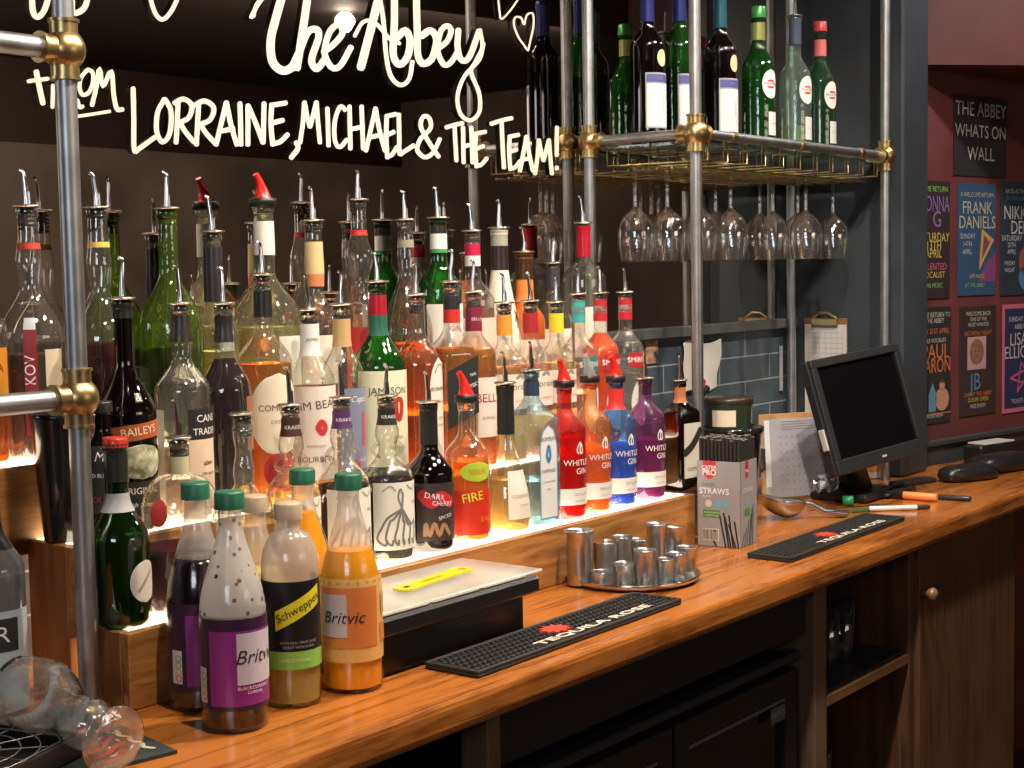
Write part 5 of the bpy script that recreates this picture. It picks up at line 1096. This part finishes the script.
# sign and posters
def poster(px0, px1, y0, y1, nm, label, base, items, art=None, uv=None):
    a0 = uv or (onw(px0, y0)[0], onw(px1, y0)[0], onw(px0, y1)[1], onw(px0, y0)[1])
    u0, u1, z0, z1 = a0; W, H = u1-u0, z1-z0
    t = bpy.data.objects.new(nm, None); col.objects.link(t); t.location = (PQ.x+math.cos(PA)*u0+math.sin(PA)*.0, PQ.y+math.sin(PA)*u0, z0+CZ); t.rotation_euler = (0, 0, PA)
    tag(t, label, 'sign' if 'sign' in nm else 'poster', None if 'sign' in nm else 'gig posters on the burgundy wall')
    MB().box(0, W, -.0035, -.0015, 0, H).build('sheet', base, t)
    by = {}
    for s, size, u, z, m_ in items:
        mb = by.setdefault(m_.name, (MB(), m_))[0]; vs_, fs_ = text_mesh(s); wd = max(q[0] for q in vs_)*2; k = min(size*W*1.0, (min(u, 1-u)*2-.04)*W/wd if wd*size*W > (min(u, 1-u)*2-.04)*W else size*W)
        mb.add([(u*W+q[0]*k, -.0042, z*H+q[1]*size*W) for q in vs_], fs_)
    for mb, m_ in by.values(): mb.build('printed_text', m_, t)
    if art:
        for pts, m_ in art:
            mb = MB(); mb.add([(a_*W, -.0039, b_*H) for a_, b_ in pts], [tuple(range(len(pts)))]); mb.build('printed_picture', m_, t)
    return t
def ell(cx, cy, rx, ry, n=20): return [(cx+rx*math.cos(2*PI*k/n), cy+ry*math.sin(2*PI*k/n)) for k in range(n)]
PWH = P((.50, .48, .46)); PYE = P((.55, .42, .08)); POR = P((.55, .16, .05)); PBL = P((.10, .20, .38)); PPK = P((.55, .10, .22)); PTX = P((.48, .40, .28)); PGR = P((.25, .45, .10)); PPU = P((.25, .12, .32))
poster(953, 1006, 93, 175, 'wall_sign', 'dark grey sign with white capital letters above the posters', P((.030, .027, .032)), [('THE ABBEY', .195, .5, .82, PWH), ('WHATS ON', .18, .5, .55, PWH), ('WALL', .19, .5, .27, PWH)])
poster(957, 995, 183, 296, 'gig_poster', 'blue gig poster with a slice of pizza in neon, top row centre', P((.035, .085, .17)), [('A WELCOME RETURN', .09, .5, .90, PTX), ('FRANK', .25, .5, .78, PTX), ('DANIELS', .25, .5, .65, PTX), ('SUNDAY', .10, .25, .53, PWH), ('14TH', .10, .24, .46, PWH), ('APRIL', .10, .24, .39, PWH), ('LIVE MUSIC', .08, .5, .17, PYE), ('AT THE ABBEY', .08, .45, .09, PGR)],
       [([(.62, .60), (.95, .50), (.55, .22)], P((.60, .32, .10))), ([(.68, .54), (.85, .48), (.62, .32)], P((.28, .10, .22))), ([(.55, .12), (1, .12), (1, .38), (.75, .30)], P((.22, .06, .20)))])
poster(959, 995, 307, 417, 'gig_poster', 'dark gig poster with pink-framed portrait and blue initials, lower row centre', P((.045, .022, .03)), [('WELCOME BACK', .09, .5, .93, PWH), ('ONE OF THE', .08, .5, .88, PWH), ('MOST WANTED', .08, .5, .83, PWH), ('SATURDAY NIGHT', .09, .5, .75, POR), ('JB', .36, .42, .30, PBL), ('LIVE AT THE ABBEY', .09, .5, .19, POR), ('DOORS OPEN', .09, .5, .14, PYE), ('FREE ENTRY', .08, .5, .08, PWH)],
       [([(.2, .42), (.2, .72), (.72, .72), (.72, .42)], P((.50, .30, .33))), (ell(.46, .58, .20, .12), P((.45, .30, .12))), (ell(.46, .57, .12, .085), P((.52, .30, .20))), (ell(.46, .545, .05, .008), P((.40, .06, .06))), (ell(.41, .59, .02, .008), INK), (ell(.51, .59, .02, .008), INK)])
u0 = onw(1000, 181)[0]
poster(0, 0, 0, 0, 'gig_poster', 'dark gig poster with bold slanted white name cut by the photo edge, top row', P((.03, .045, .07)), [('BACK AT THE', .09, .4, .91, PWH), ('BY POPULAR', .09, .4, .85, PBL), ('NIKKI', .27, .42, .72, PWH), ('DEE', .27, .5, .59, PWH), ('SATURDAY', .11, .3, .50, PWH), ('20TH', .10, .3, .44, PWH), ('APRIL', .10, .3, .38, PWH), ('FRIDAY', .09, .25, .28, PWH), ('NIGHT', .09, .25, .22, PWH)],
       [(ell(.75, .3, .25, .14), P((.30, .10, .05))), (ell(.75, .15, .25, .12), PBL)], uv=(u0, u0+.205, .455, .785))
u0 = onw(1002, 306)[0]
poster(0, 0, 0, 0, 'gig_poster', 'pink-edged navy gig poster with neon star, lower row right', P((.55, .14, .22)), [], [([(.05, .04), (.98, .04), (.98, .96), (.05, .96)], P((.03, .035, .09)))], uv=(u0, u0+.205, .110, .428))
t = poster(0, 0, 0, 0, 'x', 'x', P((.03, .035, .09)), [('SUNDAY 7PM', .10, .45, .86, PWH), ('ABBEY', .10, .45, .79, PWH), ('LISA', .26, .42, .67, PWH), ('ELLIOTT', .25, .5, .55, PWH), ('TICKETS', .09, .4, .1, PWH)],
       None, uv=(u0, u0+.205, .110, .428))
par = [o for o in col.objects if o.get('label', '').startswith('pink-edged')][0]
for ch in list(t.children):
    if ch.name.startswith('sheet'): bpy.data.objects.remove(ch)
    else: ch.parent = par; ch.location.y -= .0006
bpy.data.objects.remove(t)
mb = MB()
for s0_, s1_ in (((.2, .32), (.85, .42)), ((.85, .42), (.4, .18)), ((.4, .18), (.5, .46)), ((.5, .46), (.95, .2)), ((.95, .2), (.2, .32))): ribbon(mb, [(s0_[0]*.205, s0_[1]*.318), (s1_[0]*.205, s1_[1]*.318)], .006, lambda a_, b_: (a_, -.0045, b_), False)
mb.build('neon_star', PPK, par)
u1 = onw(949, 181)[0]
poster(0, 0, 0, 0, 'gig_poster', 'dark gig poster with pink and yellow lettering, top row against the partition', P((.035, .025, .03)), [('WELCOME RETURN', .10, .5, .93, PGR), ('DONNA', .30, .62, .80, PPU), ('G', .30, .68, .67, PPU), ('SATURDAY', .17, .6, .52, PYE), ('13TH', .16, .6, .45, PYE), ('APRIL', .16, .6, .38, PYE), ('TALENTED', .13, .6, .27, PPK), ('VOCALIST', .12, .6, .20, PYE), ('LIVE MUSIC', .09, .6, .11, PGR)], uv=(u1-.205, u1, .455, .775))
u1 = onw(950, 310)[0]
poster(0, 0, 0, 0, 'gig_poster', 'dark gig poster with orange name and singer photo, lower row against the partition', P((.025, .022, .035)), [('WELCOME RETURN TO', .09, .5, .93, PWH), ('THE ABBEY', .09, .6, .88, PWH), ('SUNDAY 21ST APRIL', .10, .5, .79, POR), ('THE MALE VOCALIST', .08, .5, .71, PWH), ('PAUL', .28, .62, .61, POR), ('AARON', .28, .6, .49, POR), ('BOOK NOW', .07, .6, .06, PWH)],
       [([(.45, .10), (.45, .25), (.55, .35), (.66, .22), (.62, .10)], P((.12, .25, .36))), (ell(.78, .2, .17, .10), P((.50, .24, .16))), (ell(.78, .32, .07, .04), P((.45, .27, .18))), (ell(.78, .355, .075, .02), P((.07, .04, .03))), ([(.3, .085), (1, .085), (1, .075), (.3, .075)], POR)], uv=(u1-.205, u1, .112, .432))

# ------------------------------------------------------------------ near left corner: drip tray, lying glass, bar towel
gr = thing('bar_towel', 'dark green bar towel with red and cream printing at the near left', 'towel', (0, 0, 0))
tp = [onz(120, 728, 0), onz(215, 771, 0)]
dvt = Vector((tp[1].x-tp[0].x, tp[1].y-tp[0].y, 0)).normalized(); nvt = Vector((dvt.y, -dvt.x, 0)); nvt = nvt if nvt.x < 0 else -nvt
def tw(a_, b_, z): q = Vector((tp[0].x, tp[0].y, 0))+dvt*a_+nvt*b_; return (q.x, q.y, z)
mb = MB(); vs = [tw(a_, b_, z) for z in (.0005, .0045) for a_, b_ in ((-.12, 0), (.14, 0), (.14, .30), (-.12, .30))]
mb.add(vs, [(3, 2, 1, 0), (4, 5, 6, 7), (0, 1, 5, 4), (1, 2, 6, 5), (2, 3, 7, 6), (3, 0, 4, 7)]); mb.build('towel_cloth', pbr('towel_green', (.020, .030, .030), .8), gr)
mb = MB(); R2 = random.Random(9)
for k in range(7): ribbon(mb, [(-.04+k*.022, .03+.02*R2.random()), (-.03+k*.022, .05), (-.015+k*.022, .055+.02*R2.random()), (-.01+k*.022, .08)], .008, lambda a_, b_: tw(a_, b_, .0049))
mb.build('red_printing', P((.35, .02, .03), .8), gr)
mb = MB()
for k in range(5): ribbon(mb, [(-.03+k*.03, .018), (-.018+k*.03, .022), (-.005+k*.03, .016)], .006, lambda a_, b_: tw(a_, b_, .0051))
mb.build('cream_printing', P((.55, .52, .40), .8), gr)
# drip tray
dt = thing('drip_tray', 'black drip tray with wire-pattern grid under the lying glass', 'drip tray', (0, 0, 0))
zt = .030
c1 = onz(86, 733, zt); c2 = onz(5, 774, zt); c3 = onz(-10, 722, zt)
da_ = Vector((c3.x-c1.x, c3.y-c1.y, 0)).normalized(); db_ = Vector((c2.x-c1.x, c2.y-c1.y, 0)).normalized()
def dtp(a_, b_, z): q = Vector((c1.x, c1.y, 0))+da_*a_+db_*b_; return Vector((q.x, q.y, z))
LA, LB = .22, .22
mb = MB()
for (a0_, a1_, b0_, b1_, z0_, z1_) in ((0, LA, 0, LB, .005, .008), (0, LA, 0, .006, .005, zt), (0, LA, LB-.006, LB, .005, zt), (0, .006, 0, LB, .005, zt), (LA-.006, LA, 0, LB, .005, zt)):
    vs = [dtp(a_, b_, z) for z in (z0_, z1_) for a_, b_ in ((a0_, b0_), (a1_, b0_), (a1_, b1_), (a0_, b1_))]
    mb.add(vs, [(3, 2, 1, 0), (4, 5, 6, 7), (0, 1, 5, 4), (1, 2, 6, 5), (2, 3, 7, 6), (3, 0, 4, 7)])
mb.build('tray_body', pbr('satin_black', (.012, .012, .014), .28), dt)
mb = MB(); ctr = dtp(LA*.45, LB*.45, zt-.002)
for k in range(1, 7): mb.tube([dtp(LA*.45+.022*k*math.cos(t*PI/14), LB*.45+.022*k*math.sin(t*PI/14), zt-.002) for t in range(29) if 0 < LA*.45+.022*k*math.cos(t*PI/14) < LA and 0 < LB*.45+.022*k*math.sin(t*PI/14) < LB], .0011, 6)
for k in range(12):
    t = 2*PI*k/12; mb.tube([dtp(LA*.45+.01*math.cos(t), LB*.45+.01*math.sin(t), zt-.002), dtp(LA*.45+min(.095, .1)*math.cos(t), LB*.45+.098*math.sin(t), zt-.002)], .0011, 6)
mb.build('grid', pbr('dull_grey_metal', (.18, .17, .16), .4, .8), dt)
# hurricane glass lying on its side, foot towards the camera
ft = onz(114, 741, .040); bc = onz(33, 692, .060)
ax_ = (Vector((bc.x, bc.y, .058))-Vector((ft.x, ft.y, .040)))
ax_.normalize(); q_ = ax_.to_track_quat('Z', 'X').to_matrix().to_4x4(); q_.translation = (0, 0, 0)
LYG = glass('lying_glass', (.985, .98, .97), (.80, .78, .76), 2.2, .04, .5, .07, 50)
hg = thing('hurricane_glass', 'clear curvy cocktail glass lying on its side, foot towards the camera', 'glass', (ft.x, ft.y, .041))
prf = [(.002, 0), (.036, 0), (.037, .0015), (.020, .005), (.009, .012), (.008, .020), (.014, .028), (.026, .040), (.0315, .058), (.028, .078), (.0245, .092), (.030, .112), (.041, .140), (.046, .168), (.044, .195), (.039, .215)]
MB().lathe([w_ for w_ in prf if w_[1] >= .020]+[(.0375, .215), (.0425, .195), (.0445, .168), (.0395, .14), (.0285, .112), (.023, .092), (.0265, .078), (.030, .058), (.024, .04), (.002, .030)], 40, q_, cap0=False, cap1=False).build('bowl', LYG, hg)
MB().lathe([w_ for w_ in prf if w_[1] <= .020], 40, q_, cap1=False).lathe([(.037, .0), (.0385, .0008), (.037, .0018)], 40, q_, cap0=False, cap1=False).build('foot', LYG, hg)
# tumblers on the open shelf
TG = glass('blue_dark_glass', (.30, .36, .50), (.06, .08, .14), 1.6, .05, .2, .1)
XT = [(836, 640, 1.42), (850, 632, 1.47), (864, 628, 1.50), (845, 625, 1.56), (872, 622, 1.58)]
gl_src = None
dsc = ['nearest on the open shelf', 'second on the open shelf', 'third on the open shelf', 'standing behind the others at left of the open shelf', 'at the back right of the open shelf']
for i in range(5):
    x = XS0+.10+.072*(i % 3)+(.03 if i > 2 else 0); y = 1.36+.085*(i//3)
    if gl_src is None:
        o = thing('tumbler', 'x', 'tumbler', (x, y, zs+.0005), 0, 'tall tumblers on the open shelf'); gl_src = o
        MB().lathe([(.002, 0), (.027, 0), (.029, .004), (.033, .13), (.0318, .13), (.0275, .010), (.002, .008)], 28, cap0=False, cap1=False).build('glass_body', TG, o); ch0 = o.children[0]
    else:
        o = gl_src.copy(); col.objects.link(o); c_ = ch0.copy(); col.objects.link(c_); c_.parent = o; o.location = (x, y, zs+.0005+CZ)
    o['label'] = 'tall dark-looking glass tumbler '+dsc[i]
jg = thing('glass_jug', 'patterned glass jug on the lower level of the open shelf', 'jug', (XS0+.22, 1.42, -.6195))
MB().lathe([(.002, 0), (.045, 0), (.055, .02), (.06, .07), (.048, .12), (.05, .15), (.048, .15), (.045, .12), (.057, .07), (.05, .02), (.002, .006)], 32, cap0=False, cap1=False).build('jug_body', glass('cut_glass', (.40, .44, .58), (.08, .1, .18), 2.0, .08, 1.0, .2, 60), jg)
MB().tube([(.046, 0, .13), (.085, 0, .125), (.095, 0, .08), (.058, 0, .045)], .006, 10).build('handle', TG, jg)

# ------------------------------------------------------------------ lamps of the room and added fill lights
def downlight(x, y, z, e, c, r=.05, nm='ceiling_lamp', lab=None, spot=None, grp='round ceiling downlights'):
    t = thing(nm, lab or 'round recessed ceiling downlight over the bar', 'ceiling lamp', (x, y, z), 0, grp)
    MB().lathe([(r+.012, .0), (r+.012, .012), (r, .012), (r-.004, .0)], 24, cap0=False, cap1=False).build('trim_ring', BRASS, t)
    MB().lathe([(.001, .008), (r-.004, .008)], 24, cap0=False, cap1=False).build('lamp_lens', emis('lamp_glow', (1, .78, .5), 14), t)
    ld = bpy.data.lights.new('lamp', 'SPOT'); ld.energy = e; ld.color = c; ld.shadow_soft_size = .03; ld.spot_size = R(spot or 150); ld.spot_blend = .6
    lo = bpy.data.objects.new('lamp', ld); col.objects.link(lo); lo.location = (x, y, z-.02+CZ)
    return lo
WARM = (1, .86, .69); NEUT = (.92, .95, 1.0)
for i, (x, y, e, c) in enumerate(((1.1, .85, 88, WARM), (1.95, .9, 125, WARM), (2.8, .9, 88, WARM), (3.8, .9, 34, (1, .95, .9)), (5.2, .4, 9, (1, .93, .85)))):
    downlight(x, y, 1.735, e, c, lab='round recessed ceiling downlight, number of places along the bar row: '+['nearest', 'second', 'third', 'fourth', 'last'][i])
vl = onz(345, 22, 1.70)
gb = thing('globe_lamp', 'small glowing globe lamp seen as a glint in the mirror', 'ceiling lamp', (vl.x, 3.744-vl.y, 1.70))
MB().sphere((0, 0, 0), .045, 20).build('lamp_globe', emis('globe_glow', (1, .92, .78), 30), gb); MB().tube([(0, 0, .044), (0, 0, .05)], .012, 10).build('lamp_stem', BRASS, gb)
if 0: downlight(vl.x, 3.744-vl.y, 1.735, 8, (1, .9, .7), r=.05, lab='ceiling downlight on the customer side seen as a glint in the mirror', grp=None)
# soft fill lights added on the customer side, no real source there
def area(loc, tgt, size, e, c):
    ld = bpy.data.lights.new('window_light', 'AREA'); ld.shape = 'RECTANGLE'; ld.size, ld.size_y = size; ld.energy = e; ld.color = c
    lo = bpy.data.objects.new('window_light', ld); col.objects.link(lo); lo.location = Vector(loc)+Vector((0, 0, CZ)); lo.rotation_euler = (Vector(tgt)-Vector(loc)).to_track_quat('-Z', 'Y').to_euler(); return lo
area((-2.3, -.6, 1.2), (3, 1.5, .5), (1.4, .8), 26, (.80, .90, 1.0))
area((2.5, -3.2, 1.1), (3.0, 1.6, .6), (2.2, .6), 14, (1.0, .86, .70))
area((4.5, -.9, 1.6), (5.0, -3.4, .2), (3.5, .4), 42, (1.0, .86, .70))  # added wash that brightens the front wall reflected in the mirror

wd = bpy.data.worlds.new('world'); sc.world = wd; wd.use_nodes = True
wd.node_tree.nodes['Background'].inputs[0].default_value = (.9, .8, .7, 1); wd.node_tree.nodes['Background'].inputs[1].default_value = .02
sc.view_settings.view_transform = 'Standard'; sc.view_settings.look = 'None'; sc.view_settings.exposure = 0; sc.view_settings.gamma = 1; sc.view_settings.use_curve_mapping = False
cy = sc.cycles
cy.max_bounces = 14; cy.diffuse_bounces = 3; cy.glossy_bounces = 4; cy.transmission_bounces = 8; cy.transparent_max_bounces = 28
cy.use_denoising = True; cy.caustics_reflective = False; cy.caustics_refractive = False; cy.sample_clamp_indirect = 4; cy.blur_glossy = .5
